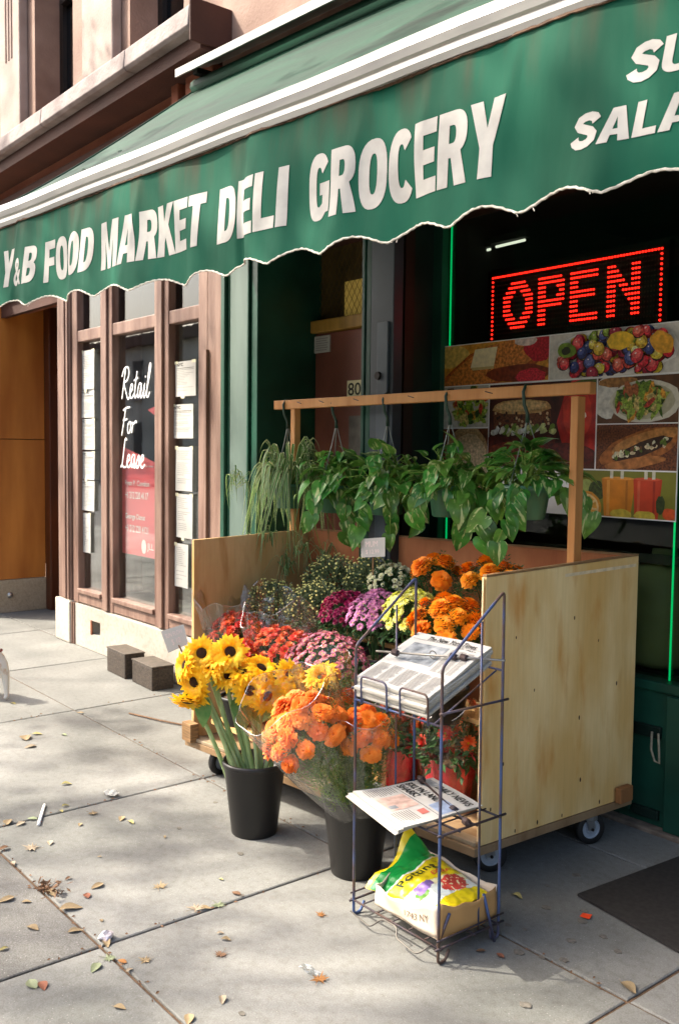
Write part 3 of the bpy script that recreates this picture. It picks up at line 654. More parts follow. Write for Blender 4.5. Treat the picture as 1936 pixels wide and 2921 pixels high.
# sloping top cloth from the wall housing to the bar
HL, HR = Vector((-5.0, 2.92, 3.60)), Vector((1.2, 2.96, 3.28))
def TOP(u, v):
    p = HL.lerp(HR, u); uu = UL+(UR-UL)*u; q = P0+DV*uu+NV*(-.03)+Vector((0, 0, 2.686))
    r = p.lerp(q, v); sag = -.03*math.sin(PI*v)*(1+.4*math.sin(u*23))+.010*mnoise.noise(Vector((u*30, v*1.5, 3)))*math.sin(PI*v)
    return r+Vector((0, 0, sag))
b = MB(); b.grid(TOP, 120, 16); b.build('top_cloth', M_fabtop, aw, smooth=True)
b = MB(); b.tube([TOP(0, i/20)+Vector((-.004, 0, .003)) for i in range(21)], .006, 6); b.build('side_cord', M_fabtop, aw)
hs_ = thing('awning_housing', 'long grey metal rain cover above the awning roll on the stone wall', 'awning cover', (-4, 2.95, 3.6))
b = MB(); prf = [(2.80, 3.655), (2.80, 3.70), (3.06, 3.80), (3.06, 3.785), (2.812, 3.69), (2.812, 3.655)]; n = len(prf)
b.add([(-5.0, y, z) for y, z in prf]+[(2, y, z-.37) for y, z in prf], [tuple(range(n)), tuple(reversed(range(n, 2*n)))]+[(i, i+n, (i+1) % n+n, (i+1) % n) for i in range(n)])
b.build('cover', mat('housing_metal', '#8f8d88', .5, .3, 6, metal=.3), hs_)
b = MB(); b.tube([(-4.98, 2.93, 3.62), (2, 2.95, 3.26)], .045, 10); b.build('roller', M_fabtop, hs_, smooth=True)
for x in (-4.9, -3.0, -.6): part('wall_bracket', M_iron, hs_, (x, x+.05, 2.86, 3.06, 3.66-.053*(x+5), 3.69-.053*(x+5)))
b = MB()
for xa, u in ((-4.7, .12), (-.4, 3.9)):
    a = Vector((xa, 3.0, 2.95)); c = P0+DV*u+NV*(-.05)+Vector((0, 0, 2.63)); m_ = a.lerp(c, .5)+Vector((.35, 0, .05))
    b.beam(a, m_, .035, .05); b.beam(m_, c, .03, .045)
b.build('folding_arm', M_alu, aw)
# rain drops / bird spots on the cloth
b = MB()
for u, v in ((.115, .62), (.13, .66), (.05, .86), (.055, .88), (.09, .72)):
    c = TOP(u, v)+Vector((0, 0, .004)); b.poly([c+Vector((.012*math.cos(k*PI/4), .012*math.sin(k*PI/4)*.8, .009*math.sin(k*PI/4)*-.6)) for k in range(8)])
b.build('bird_spot', M_white, aw)

# heavy grotesque capitals drawn as outlines in a unit box: outer loop, then holes
from mathutils.geometry import tessellate_polygon
def sup(cx, cy, rx, ry, a0, a1, n=16, p=2.5):
    o = []
    for i in range(n+1):
        a = R(a0+(a1-a0)*i/n); c, q = math.cos(a), math.sin(a); o.append((cx+rx*math.copysign(abs(c)**(2/p), c), cy+ry*math.copysign(abs(q)**(2/p), q)))
    return o
def thick(path, w, h):
    """outline of a centre line with half-widths w (across) and h (up)"""
    P = [Vector(p) for p in path]; L, Rr = [], []
    for i, p in enumerate(P):
        t = (P[min(i+1, len(P)-1)]-P[max(i-1, 0)]).normalized(); n_ = Vector((-t.y*w, t.x*h)); L.append(tuple(p+n_)); Rr.append(tuple(p-n_))
    return L+Rr[::-1]
sx_, sy_ = .30, .205
GL = {'I': [[(0, 0), (1, 0), (1, 1), (0, 1)]], 'L': [[(0, 0), (1, 0), (1, sy_), (.40, sy_), (.40, 1), (0, 1)]],
      'E': [[(0, 0), (1, 0), (1, sy_), (.41, sy_), (.41, .40), (.92, .40), (.92, .60), (.41, .60), (.41, 1-sy_), (.98, 1-sy_), (.98, 1), (0, 1)]],
      'F': [[(0, 0), (.40, 0), (.40, .39), (.92, .39), (.92, .59), (.40, .59), (.40, 1-sy_), (1, 1-sy_), (1, 1), (0, 1)]],
      'T': [[(.30, 0), (.70, 0), (.70, 1-sy_), (1, 1-sy_), (1, 1), (0, 1), (0, 1-sy_), (.30, 1-sy_)]],
      'Y': [[(.31, 0), (.69, 0), (.69, .40), (1.02, 1), (.66, 1), (.5, .64), (.34, 1), (-.02, 1), (.31, .40)]],
      'M': [[(0, 0), (.26, 0), (.26, .60), (.40, 0), (.60, 0), (.74, .60), (.74, 0), (1, 0), (1, 1), (.68, 1), (.5, .36), (.32, 1), (0, 1)]],
      'A': [[(-.02, 0), (.34, 0), (.38, .20), (.62, .20), (.66, 0), (1.02, 0), (.70, 1), (.30, 1)], [(.42, .37), (.5, .72), (.58, .37)]],
      'K': [[(0, 0), (.36, 0), (.36, .28), (.42, .37), (.64, 0), (1.06, 0), (.64, .60), (1.03, 1), (.64, 1), (.36, .68), (.36, 1), (0, 1)]],
      'D': [[(0, 0), (.42, 0)]+sup(.42, .5, .58, .5, -88, 88)+[(.42, 1), (0, 1)], [(.38, sy_), (.38, 1-sy_)]+[(x, y) for x, y in sup(.43, .5, .19, .295, 88, -88)]],
      'O': [sup(.5, .5, .5, .51, 0, 345, 28), sup(.5, .5, .145, .295, 345, 0, 22)],
      'C': [sup(.5, .5, .5, .51, 38, 322, 26)+[(.645, .5-.2)]+sup(.5, .5, .145, .30, 316, 44, 20)[:]+[(.645, .5+.2)]],
      'G': [sup(.5, .5, .5, .51, 38, 290, 24)+[(.86, .10), (1, .10), (1, .56), (.52, .56), (.52, .38), (.65, .38), (.65, .25)]+sup(.5, .5, .145, .30, 290, 44, 20)+[(.645, .70)]],
      'R': [[(0, 0), (.38, 0), (.38, .38), (.46, .38), (.62, 0), (1.03, 0), (.78, .44)]+sup(.55, .715, .42, .285, -62, 88, 12)+[(0, 1)], [(.38, .57), (.38, .81)]+sup(.49, .69, .12, .12, 88, -88, 10)],
      'B': [[(0, 0), (.5, 0)]+sup(.52, .28, .48, .28, -86, 62, 10)+sup(.50, .755, .44, .245, -46, 88, 10)+[(0, 1)], [(.38, .19), (.38, .41)]+sup(.48, .30, .13, .11, 88, -88, 9), [(.38, .60), (.38, .82)]+sup(.46, .71, .12, .11, 88, -88, 9)],
      'U': [[(0, 1), (0, .34)]+sup(.5, .34, .5, .35, 180, 360, 18)+[(1, 1), (.68, 1), (.68, .34)]+sup(.5, .34, .18, .17, 360, 180, 12)+[(.32, 1)]],
      'S': [thick([(.90, .74), (.80, .86), (.62, .915), (.42, .905), (.24, .84), (.18, .72), (.28, .61), (.5, .535), (.72, .46), (.83, .36), (.82, .22), (.68, .12), (.48, .085), (.28, .11), (.14, .20), (.09, .30)], .185, .125)]}
# lettering draped on the valance, letter by letter
def letters(word, u0, u1, z0, z1, shear=0.0, gap=.06, wide=None):
    adv = {'I': .36, 'M': 1.35, '&': 1.0, 'L': .80, 'E': .84, 'F': .82, 'S': .95, 'T': .9, 'A': 1.08, 'K': 1.02, 'Y': 1.05, 'O': 1.02}
    if wide: adv = {**adv, **wide}
    tot = sum(adv.get(c, .97) for c in word)+gap*(len(word)-1); k = (u1-u0)/tot; x = u0
    for c in word:
        w = adv.get(c, .97)*k; H = z1-z0; bm = bmesh.new()
        if c in GL:
            lp = [[Vector((px*w, py*H, 0)) for px, py in L] for L in GL[c]]; fl = [p for L in lp for p in L]; fs = tessellate_polygon(lp); bv = [bm.verts.new(p) for p in fl]
        else:
            vs, fs = text2d(c, .018, w, H, 0, res=6); bv = [bm.verts.new((vx, vy, 0)) for vx, vy in vs]
        for f in fs:
            try: bm.faces.new([bv[i] for i in f])
            except ValueError: pass
        bmesh.ops.remove_doubles(bm, verts=bm.verts[:], dist=1e-5)
        for t in range(1, 18):
            for co, no in (((t*.012, 0, 0), (1, 0, 0)), ((0, t*.012, 0), (0, 1, 0))):
                bmesh.ops.bisect_plane(bm, geom=bm.verts[:]+bm.edges[:]+bm.faces[:], plane_co=co, plane_no=no)
        for v in bm.verts: v.co = VP(x+v.co.x+shear*v.co.y, z0+v.co.y, .0018)
        me = bpy.data.meshes.new('letter'); o = org(aw)
        for v in bm.verts: v.co -= o
        bm.to_mesh(me); bm.free(); me.materials.append(M_letter)
        me.polygons.foreach_set('use_smooth', [True]*len(me.polygons))
        ob = bpy.data.objects.new('letter', me); COL.objects.link(ob); ob.parent = va; ob.location = (0, 0, 0)
        x += w+gap*k
letters('Y', .05, .165, 2.285, 2.463, .12); letters('&', .175, .272, 2.28, 2.41, .1); letters('B', .295, .40, 2.277, 2.448, .12)
letters('FOOD', .475, .945, 2.263, 2.447, .06)
letters('MARKET', 1.015, 1.745, 2.248, 2.443)
letters('DELI', 1.822, 2.225, 2.238, 2.435)
letters('GROCERY', 2.318, 3.092, 2.231, 2.438)
letters('SU', 3.437, 3.595, 2.373, 2.458, .12, gap=.1)
letters('SALA', 3.305, 3.60, 2.24, 2.322, .12, gap=.1)

# ------------------------------------------------------------------ dot-matrix sign in the shop window
ld = thing('led_open_sign', 'black dot-matrix sign with glowing red OPEN letters in the grocery window', 'sign', (-2.66, 3.47, 1.95))
part('panel', mat('led_black', '#080606', .35, .3, 30), ld, (-3.15, -2.18, 3.462, 3.50, 1.9, 2.372))
part('case', mat('led_case', '#15100e', .4, .2, 10), ld, (-3.165, -2.165, 3.50, 3.54, 1.885, 2.387))
LET = {'O': ['...######...', '..########..', '.####..####.', '####....####', '###......###', '###......###', '###......###', '####....####', '.####..####.', '..########..', '...######...'],
       'P': ['#########.', '##########', '###....###', '###.....##', '###....###', '##########', '#########.', '###.......', '###.......', '###.......', '###.......'],
       'E': ['##########', '##########', '###.......', '###.......', '#########.', '#########.', '###.......', '###.......', '###.......', '##########', '##########'],
       'N': ['###.....###', '####....###', '#####...###', '######..###', '###.###.###', '###..######', '###...#####', '###....####', '###.....###', '###.....###', '###.....###']}
on = set()
for c in range(62): on.add((c, 0))
for r_ in range(22): on.add((0, r_)); on.add((61, r_))
for ch, c0 in (('O', 5), ('P', 19), ('E', 31), ('N', 44)):
    for r_, row in enumerate(LET[ch]):
        for c, q in enumerate(row):
            if q == '#': on.add((c0+c, r_+2))
bon = MB(); boff = MB()
for c in range(62):
    for r_ in range(21):
        x = -3.116+c*.01482; z = 2.337-r_*.0205; l_ = (c, r_) in on
        (bon if l_ else boff).lathe([(.0052 if l_ else .004, 0), (.0045 if l_ else .003, .004), (.0001, .005)], (x, 3.462, z), 6, axis=(0, -1, 0))
o = bon.build('lit_dots', mat('led_red', (1.0, .010, .005), .4, 0, emit=2.2), ld); o['kind'] = 'stuff'
o = boff.build('unlit_dots', mat('led_off', '#3a2a22', .4, 0), ld); o['kind'] = 'stuff'

# ------------------------------------------------------------------ printed food poster on the glass
fp = thing('food_poster', 'large printed board of food photographs on the grocery window', 'poster', (-2.7, 3.39, 1.24))
PX0, PX1 = -3.39, -2.068
part('board', M_white, fp, (PX0, PX1, 3.392, 3.3955, 1.238, 2.028))
PC = lambda h, v=.25, s=30: mat('print_'+h, '#'+h, .45, min(.7, v*1.5), s*1.6, detail=8)
class Tile:
    def __init__(s, x0, x1, z0, z1, bg): s.r = (x0, x1, z0, z1); s.b = MB(); s.m = []; s.y = 3.3915; s.quad(0, 1, 0, 1, bg)
    def mi(s, m):
        if m not in s.m: s.m.append(m)
        return s.m.index(m)
    def P(s, u, v):
        x0, x1, z0, z1 = s.r; return (x0+(x1-x0)*min(1, max(0, u)), s.y, z0+(z1-z0)*min(1, max(0, v)))
    def nxt(s): s.y -= .00006
    def quad(s, u0, u1, v0, v1, m): s.nxt(); s.b.poly([s.P(u0, v0), s.P(u1, v0), s.P(u1, v1), s.P(u0, v1)], s.mi(m))
    def poly(s, pts, m): s.nxt(); s.b.poly([s.P(*p) for p in pts], s.mi(m))
    def blob(s, u, v, ru, rv, m, rot=0.0, n=16, jit=.08, sd=0):
        r = random.Random(int(u*997+v*7919)+sd); pts = []
        for k in range(n):
            a = 2*PI*k/n; q = 1+jit*(r.random()*2-1); W_ = s.r[1]-s.r[0]; H_ = s.r[3]-s.r[2]; x = math.cos(a)*ru*q*W_; y = math.sin(a)*rv*q*H_
            pts.append((u+(x*math.cos(rot)-y*math.sin(rot))/W_, v+(x*math.sin(rot)+y*math.cos(rot))/H_))
        s.poly(pts, m)
    def done(s): o = s.b.build('picture', s.m, fp)
g = .0035
Xa, Xb, Xc = -3.062, -2.66, -2.455
T = Tile(PX0+g, Xb-.055, 1.83, 2.024, PC('c98a2e'))            # toast with butter and berries
T.blob(.10, .75, .2, .3, PC('d6b45a')); T.blob(.52, .45, .52, .52, PC('a5521c', .45, 40), .25); T.blob(.5, .46, .46, .44, PC('c77a35', .4, 45), .25); T.blob(.75, .2, .3, .2, PC('7d3416', .3))
T.poly([(.34, .86), (.55, .88), (.52, .42), (.30, .42)], PC('ead9a8', .08)); T.poly([(.30, .42), (.52, .42), (.52, .36), (.32, .35)], PC('c9b071', .08))
T.blob(.93, .75, .14, .3, PC('b5242c', .35, 60)); T.blob(.85, .1, .13, .2, PC('c9303a', .35, 80)); T.blob(.80, .95, .1, .12, PC('d9c2b4')); T.done()
T = Tile(Xb-.055+g, PX1-g, 1.83, 2.024, PC('d8d2c6', .08))     # bowl of fruit
T.blob(.52, .55, .46, .62, PC('efece4', .04)); r = random.Random(4)
FR = ['c21f2c', 'd8343c', 'e0a52a', '2e3566', '3f4a80', '9a1830', 'e8b93a', '7d9a2e', 'c9c46a', 'e04a3a', '8e1226']
for k in range(150):
    u = .10+.84*r.random(); v = .04+.92*r.random()
    if ((u-.52)/.43)**2+((v-.50)/.56)**2 > 1: continue
    c = r.choice(FR); ru = .030+.022*r.random(); rv = ru*3.04*(.75+.4*r.random())
    T.blob(u, v-.02, ru*1.06, rv*1.06, PC('3a1412', .4, 60), 0, 12, .05, k); T.blob(u, v, ru, rv, PC(c, .45, 60), r.random()*3, 14, .06, k); T.blob(u-.004, v+.03, ru*.7, rv*.6, PC({'c21f2c': 'd6434a', 'd8343c': 'e6605c', 'e0a52a': 'efc050', '2e3566': '4a5590', '3f4a80': '6a74a8', '9a1830': 'b83a50', 'e8b93a': 'f2d068', '7d9a2e': 'a0b84c', 'c9c46a': 'dedc98', 'e04a3a': 'ee7a64', '8e1226': 'a83044'}[c], .3, 60), r.random()*3, 11, .12, k)
    T.blob(u-.010, v+.05, .005+.004*r.random(), .016, PC('f0ddd4', .1), .4, 7, .2, k)
for u, v in ((.17, .62), (.19, .6)): T.blob(u, v, .07, .16, PC('6f8a24', .3))
T.blob(.175, .6, .035, .09, PC('2a2c12')); T.blob(.6, .72, .1, .2, PC('e6b52e', .2)); T.blob(.9, .6, .09, .22, PC('e0a030', .2), -.5); T.done()
def salad(T, cu, cv, ru, rv, n, sd):
    r = random.Random(sd)
    for k in range(n):
        a = r.random()*6.3; q = math.sqrt(r.random()); c = r.choice(['5f7a26', '86a035', '3d5a1c', 'a9b858', '2f4418', '9c5a30', 'c7b26a', 'd09030', 'b9402c'] if k % 3 else ['6d8a2c', '93aa40', '466322'])
        T.blob(cu+math.cos(a)*ru*q, cv+math.sin(a)*rv*q, .05+.05*r.random(), .04+.06*r.random(), PC(c, .45, 60), r.random()*3, 9, .3, k)
T = Tile(PX0+g, Xa-g, 1.627, 1.825, PC('b9b2a2', .15)); T.poly([(0, 0), (.4, 0), (.25, .7), (0, .9)], PC('d8d2c4', .1)); salad(T, .65, .5, .36, .42, 90, 3); T.done()
T = Tile(PX0+g, Xa-g, 1.24, 1.62, PC('6b3a1e', .3)); T.blob(.6, .6, .5, .42, PC('b59468', .3, 60)); T.blob(.6, .58, .42, .34, PC('cdb48c', .3, 50)); T.blob(.2, .15, .3, .2, PC('b55028', .3)); T.blob(.75, .08, .25, .16, PC('8c2c1c', .3)); T.done()
T = Tile(Xa+g, Xc-g, 1.44, 1.822, PC('4a2014', .4, 8))        # sandwich and tomato
T.blob(.87, .52, .2, .50, PC('b8261a', .25, 12)); T.blob(.84, .62, .13, .28, PC('cf3a24', .2, 12)); T.blob(.9, .60, .02, .035, PC('f3e2d2', .05)); T.blob(.92, .95, .12, .06, PC('4c5a22')); T.blob(.82, .9, .05, .05, PC('d9cabb'))
T.poly([(.04, .70), (.60, .70), (.61, .50), (.05, .46)], PC('6b3a1c', .6, 80)); T.blob(.32, .72, .29, .09, PC('c79c62', .35, 40), 0, 20, .05); T.blob(.32, .73, .25, .06, PC('d9b77e', .3, 40), 0, 20, .05)
r = random.Random(8)
for k in range(40): T.blob(.05+.55*r.random(), .48+.18*r.random(), .012, .02, PC('d3b384' if k % 2 else '3a1d10', .3), r.random(), 7, .2, k)
for k in range(26): T.blob(.02+.62*r.random(), .41+.07*r.random(), .035, .035, PC(r.choice(['e6dfcb', '8aa03c', 'c9d08a', 'efe9da', '6f8a2c']), .3), r.random(), 9, .25, k)
T.poly([(.0, .36), (.66, .38), (.64, .2), (.0, .16)], PC('5a2114', .4, 25)); T.blob(.3, .18, .35, .12, PC('7a3018', .4, 30)); T.blob(.75, .15, .3, .14, PC('5c1c12', .4)); T.done()
T = Tile(Xc+g, PX1-g, 1.632, 1.822, PC('5c3a20', .4, 8))      # salad plate
T.blob(.12, .6, .16, .5, PC('d9d5cb', .2, 20)); T.blob(.25, .9, .25, .12, PC('9a6a35', .4)); T.blob(.6, .46, .44, .46, PC('d6d0bd', .08), 0, 22, .02); T.blob(.58, .46, .38, .38, PC('b9b295', .1), 0, 22, .02); salad(T, .55, .48, .3, .32, 90, 5); T.done()
T = Tile(Xc+g, PX1-g, 1.44, 1.627, PC('6b3a1c', .4, 8))       # hot sandwich roll
T.blob(.55, .5, .52, .34, PC('a5622c', .35, 25), .28, 20, .04); T.blob(.6, .62, .42, .2, PC('c08445', .3, 25), .28, 20, .04); T.blob(.58, .46, .38, .15, PC('3a2414', .4), .32)
r = random.Random(2)
for k in range(46):
    t = r.random(); T.blob(.24+.64*t, .28+.34*t+.14*(r.random()-.5), .03, .04, PC(r.choice(['d8c49a', 'e6d8b4', '3a2212', '6b4424', '5c7226']), .3), r.random()*3, 8, .3, k)
T.blob(.5, .15, .4, .12, PC('b5733a', .3, 20), .15); T.done()
T = Tile(Xc-.13+g, PX1-g, 1.243, 1.434, PC('7b7a26', .12, 5))   # juices
T.blob(.14, .52, .07, .3, PC('9aa556', .15), -.5); T.blob(.27, .55, .08, .22, PC('3c4a1c', .4, 40)); T.blob(.16, .18, .16, .36, PC('d6912a', .15), 0, 22, .02); T.blob(.16, .18, .135, .30, PC('e9c98a', .1), 0, 22, .02)
for k in range(8):
    a = k*PI/4+.2; T.poly([(.16+.02*math.cos(a), .18+.04*math.sin(a)), (.16+.12*math.cos(a-.3), .18+.27*math.sin(a-.3)), (.16+.12*math.cos(a+.3), .18+.27*math.sin(a+.3))], PC('e0a23c', .15))
T.poly([(.35, .0), (.60, .0), (.64, .84), (.32, .84)], PC('cf7d16', .15, 6)); T.poly([(.64, .0), (.85, .0), (.88, .84), (.62, .84)], PC('c8401e', .15, 6))
for u, w, c in ((.37, .03, 'e09a3c'), (.55, .02, 'b56a10'), (.66, .025, 'd8613c'), (.80, .02, 'a02c14')): T.poly([(u, .02), (u+w, .02), (u+w, .8), (u, .8)], PC(c, .15, 8))
for u, c in ((.48, 'e0963a'), (.75, 'd65a38')): T.blob(u, .84, .15 if u < .6 else .12, .035, PC(c, .1), 0, 16, .02)
for u in (.40, .5, .72, .79): T.poly([(u, .84), (u+.03, .84), (u+.03, 1), (u, 1)], PC('d8d2b8', .1))
T.blob(.51, .06, .1, .12, PC('c9b23a', .15)); T.blob(.73, .05, .1, .11, PC('c9b23a', .15)); T.blob(.95, .12, .06, .13, PC('d4521e', .15)); T.blob(.87, .3, .04, .2, PC('33401a', .3)); T.done()

# ------------------------------------------------------------------ plywood flower cart
FL, FR_, BR, BL = (-3.83, 2.24), (-2.17, 2.40), (-2.135, 3.235), (-3.90, 2.965)
ct = thing('flower_cart', 'plywood flower cart on casters with tall sides and a wooden plant rail', 'cart', (-3.0, 2.6, 0))
def L2(a, c, t): return (a[0]+(c[0]-a[0])*t, a[1]+(c[1]-a[1])*t)
b = MB(); b.panel(FR_, BR, .15, .15, 1.082, 1.108, .018); b.build('side_panel', M_ply, ct, bevel=.002)
b = MB(); b.panel((FR_[0]+.0005, FR_[1]-.0095), (FR_[0]+.0012, FR_[1]-.0085), .15, .15, 1.082, 1.082, .0195); b.build('panel_edge', mat('pale_edge', '#e0c79c', .7, .15, 30), ct)
b = MB(); b.panel((FR_[0], FR_[1]), (BR[0], BR[1]), 1.083, 1.109, 1.090, 1.116, .019); b.build('edge_strip', M_edge, ct)
b = MB(); b.panel(FL, BL, .15, .15, 1.085, 1.10, .018); b.build('side_panel', M_plyin, ct, bevel=.002)
b = MB(); b.panel((BL[0]+.01, BL[1]), (BR[0]-.012, BR[1]-.01), .15, .15, 1.098, 1.106, .016); b.build('back_panel', M_plyred, ct, bevel=.002)
b = MB(); b.panel((BL[0]+.01, BL[1]), (BR[0]-.012, BR[1]-.01), 1.099, 1.107, 1.106, 1.114, .018); b.build('edge_strip', M_edge, ct)
b = MB(); q = [(FL[0]-.02, FL[1]-.03), (FR_[0]+.012, FR_[1]-.035), (BR[0]+.012, BR[1]), (BL[0]-.01, BL[1])]
b.add([(x, y, .118) for x, y in q]+[(x, y, .148) for x, y in q], [(3, 2, 1, 0), (4, 5, 6, 7)]+[(i, (i+1) % 4, (i+1) % 4+4, i+4) for i in range(4)]); b.build('deck', plywood('deck_wood', '#84694a', '#9c8262', '#6d4e30', True), ct, bevel=.002)
b = MB(); b.panel(L2(FL, FR_, .0), L2(FL, FR_, 1), .149, .149, .165, .165, .05); b.build('front_lip', plywood('weathered_lip', '#8f7c62', '#ab9a80', '#7a6548', True), ct, bevel=.003)
part('corner_block', M_edge, ct, (-3.845, -3.765, 2.19, 2.235, .1495, .235), bevel=.003)
part('rear_block', mat('orange_block', '#8a5c34', .7, .2, 8), ct, (BR[0]+.012, BR[0]+.04, 3.12, 3.20, .15, .21), bevel=.003)
# stepped shelves that carry the pots
def shelf(x0, x1, y0, y1, z):
    part('shelf', M_plyin, ct, (x0, x1, y0, y1, z-.018, z), bevel=.002)
shelf(-3.80, -2.72, 2.36, 2.56, .36); shelf(-3.83, -2.19, 2.57, 2.76, .52); shelf(-3.86, -2.19, 2.77, 2.95, .66)
for x in (-3.7, -2.74, -2.3): part('shelf_leg', M_rail, ct, (x, x+.04, 2.62, 2.66, .149, .502)); 
for x in (-3.7, -2.76): part('shelf_leg', M_rail, ct, (x, x+.04, 2.42, 2.46, .149, .342))
for x in (-3.6, -2.4): part('shelf_leg', M_rail, ct, (x, x+.04, 2.84, 2.88, .149, .642))
# plant rail on two posts
part('post', M_rail, ct, (-2.215, -2.182, 2.90, 2.945, .15, 1.716), bevel=.003)
part('post', M_rail, ct, (-3.985+.06, -3.95+.06, 2.862, 2.90, .15, 1.716), bevel=.003)
b = MB(); b.beam((-4.06, 2.872, 1.738), (-2.135, 2.925, 1.745), .04, .045); b.build('rail', M_rail, ct, bevel=.003)
b = MB()
for x in (-3.86, -3.68, -3.42, -3.05, -2.6):
    b.tube([(x, 2.855, 1.748), (x+.05, 2.842, 1.738)], .0022, 5)
b.build('nail', M_iron, ct)
# nail heads and knots on the sunny-side panel
def onpanel(t, z): p = L2(FR_, BR, t); return Vector((p[0]+.0098, p[1], z))
for t, z, s_ in ((.18, .86, .004), (.30, .66, .004), (.55, .90, .005), (.72, .80, .004), (.12, .42, .005), (.60, .52, .006), (.62, .28, .006), (.05, .27, .005), (.34, .17, .006), (.2, .165, .005), (.5, .165, .005), (.76, .17, .006), (.86, .62, .006)):
    b = MB(); c = onpanel(t, z); b.poly([c+Vector((.0006, .7*s_*math.cos(k*PI/5), s_*1.5*math.sin(k*PI/5))) for k in range(10)])
    b.build('nail_head', mat('nail_stain', '#4a3522', .8, .3, 40), ct)
b = MB(); b.grid(lambda u, v: onpanel(.48+.5*u, 1.055+.012*v+.012*u)+Vector((.0005, 0, 0)), 8, 1); b.build('tape_mark', mat('tape_mark', '#dcc7a2', .6, .15, 40), ct)
# casters
def caster(x, y, ang, size=.062):
    h = .118; d = Vector((math.cos(ang), math.sin(ang), 0)); ax = Vector((-d.y, d.x, 0)); wc = Vector((x, y, size))
    b = MB(); b.lathe([(.0, .02), (.03, .02), (.03, -.0)], (x, y, h-.02), 14)
    for s_ in (-1, 1): b.beam(wc+ax*s_*.02, Vector((x, y, h-.006))+ax*s_*.02+d*-.012, .03, .003, up=ax)
    root = b.build('caster', mat('zinc', '#8d8f8e', .35, .2, 20, metal=.7), ct)
    b = MB(); b.lathe([(size*.62, .013), (size*.95, .015), (size, .008), (size, -.008), (size*.95, -.015), (size*.62, -.013)], wc, 28, axis=ax); b.build('tyre', mat('tyre_black', '#1c1b1a', .6, .2, 20), root, smooth=True)
    b = MB(); b.lathe([(0, .012), (size*.3, .013), (size*.34, .009), (size*.55, .008), (size*.6, .012), (size*.66, .012)], wc, 24, axis=ax); b.lathe([(0, -.012), (size*.3, -.013), (size*.34, -.009), (size*.55, -.008), (size*.6, -.012), (size*.66, -.012)], wc, 24, axis=ax)
    b.build('hub', mat('hub_grey', '#8c949c', .45, .15, 20), root)
    b = MB(); b.tube([wc-ax*.026, wc+ax*.026], .006, 8); b.build('axle', M_iron, root)
caster(-2.165, 3.02, R(70)); caster(-2.235, 2.53, R(60)); caster(-3.70, 2.31, R(100)); caster(-3.80, 2.85, R(80))

# ------------------------------------------------------------------ wire newspaper rack
rk = thing('newspaper_rack', 'blue and rusty wire newspaper rack standing in front of the flower cart', 'rack', (-2.08, 2.08, 0))
M_wire = mat('blue_wire', '#475a82', .45, .3, 7, col2='#5d4a40', lo=.40, hi=.58, metal=.25, bump=.2, bscale=60)
M_rust = mat('rusty_wire', '#4f3a2e', .7, .35, 25, metal=.3, col2='#3a3a44')
X0, X1, Y0, Y1 = -2.285, -1.90, 1.935, 2.225
def wire(nm, pts, r=.0042, m=M_wire, n=7): b = MB(); b.tube(pts, r, n); return b.build(nm, m, rk, smooth=True)
def arc(pts, n=4):
    """round the corners of a wire polyline"""
    P = [Vector(p) for p in pts]; o = [P[0]]
    for i in range(1, len(P)-1):
        a, c, d = P[i-1], P[i], P[i+1]; k = min(.018, (a-c).length*.45, (d-c).length*.45); s_ = c+(a-c).normalized()*k; e = c+(d-c).normalized()*k
        for j in range(n+1):
            t = j/n; o.append(s_*(1-t)**2+c*2*t*(1-t)+e*t*t)
    return o+[P[-1]]
for x in (X0, X1):
    s_ = 1 if x == X1 else -1
    # side loop: foot, front post, slanting top, back post
    wire('side_loop', arc([(x-.0, Y0+.045, .035), (x, Y0+.03, .004), (x, Y0, .004), (x, Y0-.004, .885), (x, Y1-.035, 1.085), (x, Y1-.028, .06), (x, Y1-.03, .004), (x, Y1-.06, .004), (x, Y1-.07, .05)]), .0048)
    wire('side_wire', [(x-s_*.005, (Y0+Y1)/2+.03, .05), (x-s_*.005, (Y0+Y1)/2+.02, 1.0)], .0036)
    for z in (.05, .39, .75): wire('side_rail', [(x+s_*.004, Y0-.014, z), (x+s_*.004, Y1-.01, z)], .004, M_rust if z < .7 else M_wire)
    wire('side_rail', [(x+s_*.004, Y0-.01, .075), (x+s_*.004, Y1-.01, .075)], .003, M_rust)
for z, ys in ((.05, (Y0, (Y0+Y1)/2, Y1-.04)), (.388, (Y0, Y0+.07, (Y0+Y1)/2, Y1-.04))):
    for y in ys: wire('shelf_wire', [(X0-.012, y, z), (X1+.012, y, z)], .0036, M_rust)
    for k in range(5):
        x = X0+.05+k*.07; wire('shelf_bar', [(x, Y0, z+.006), (x, Y1-.035, z+.006)], .0026, M_rust)
# sloping top tray
for k in range(6):
    x = X0+.03+k*.065; wire('tray_wire', [(x, Y0-.005, .712), (x, Y1-.03, .835)], .003)
wire('tray_front', [(X0, Y0-.004, .712), (X1, Y0-.004, .712)], .0036); wire('tray_back', [(X0, Y1-.03, .84), (X1, Y1-.03, .84)], .0036)
for xa, xb in ((X0+.035, X0+.155), (X0+.215, X0+.335)):
    wire('paper_stop', arc([(xa, Y0-.008, .705), (xa, Y0-.012, .795), (xb, Y0-.012, .795), (xb, Y0-.008, .705)]), .0034)
wire('shelf_stop', arc([(X0+.02, Y0-.03, .03), (X0+.12, Y0-.035, .018), (X0+.15, Y0-.01, .05), (X0+.22, Y0-.012, .052), (X0+.235, Y0-.03, .03), (X0+.33, Y0-.035, .02), (X0+.36, Y0-.005, .052)]), .0026, mat('dull_wire', '#5f5b55', .5, .3, 20, metal=.6))
wire('brace', [(X1-.02, Y0+.01, .03), (X1-.005, Y0+.05, .14)], .005); wire('brace', [(X1+.002, Y1-.1, .16), (X1+.008, Y1-.055, .0)], .005)
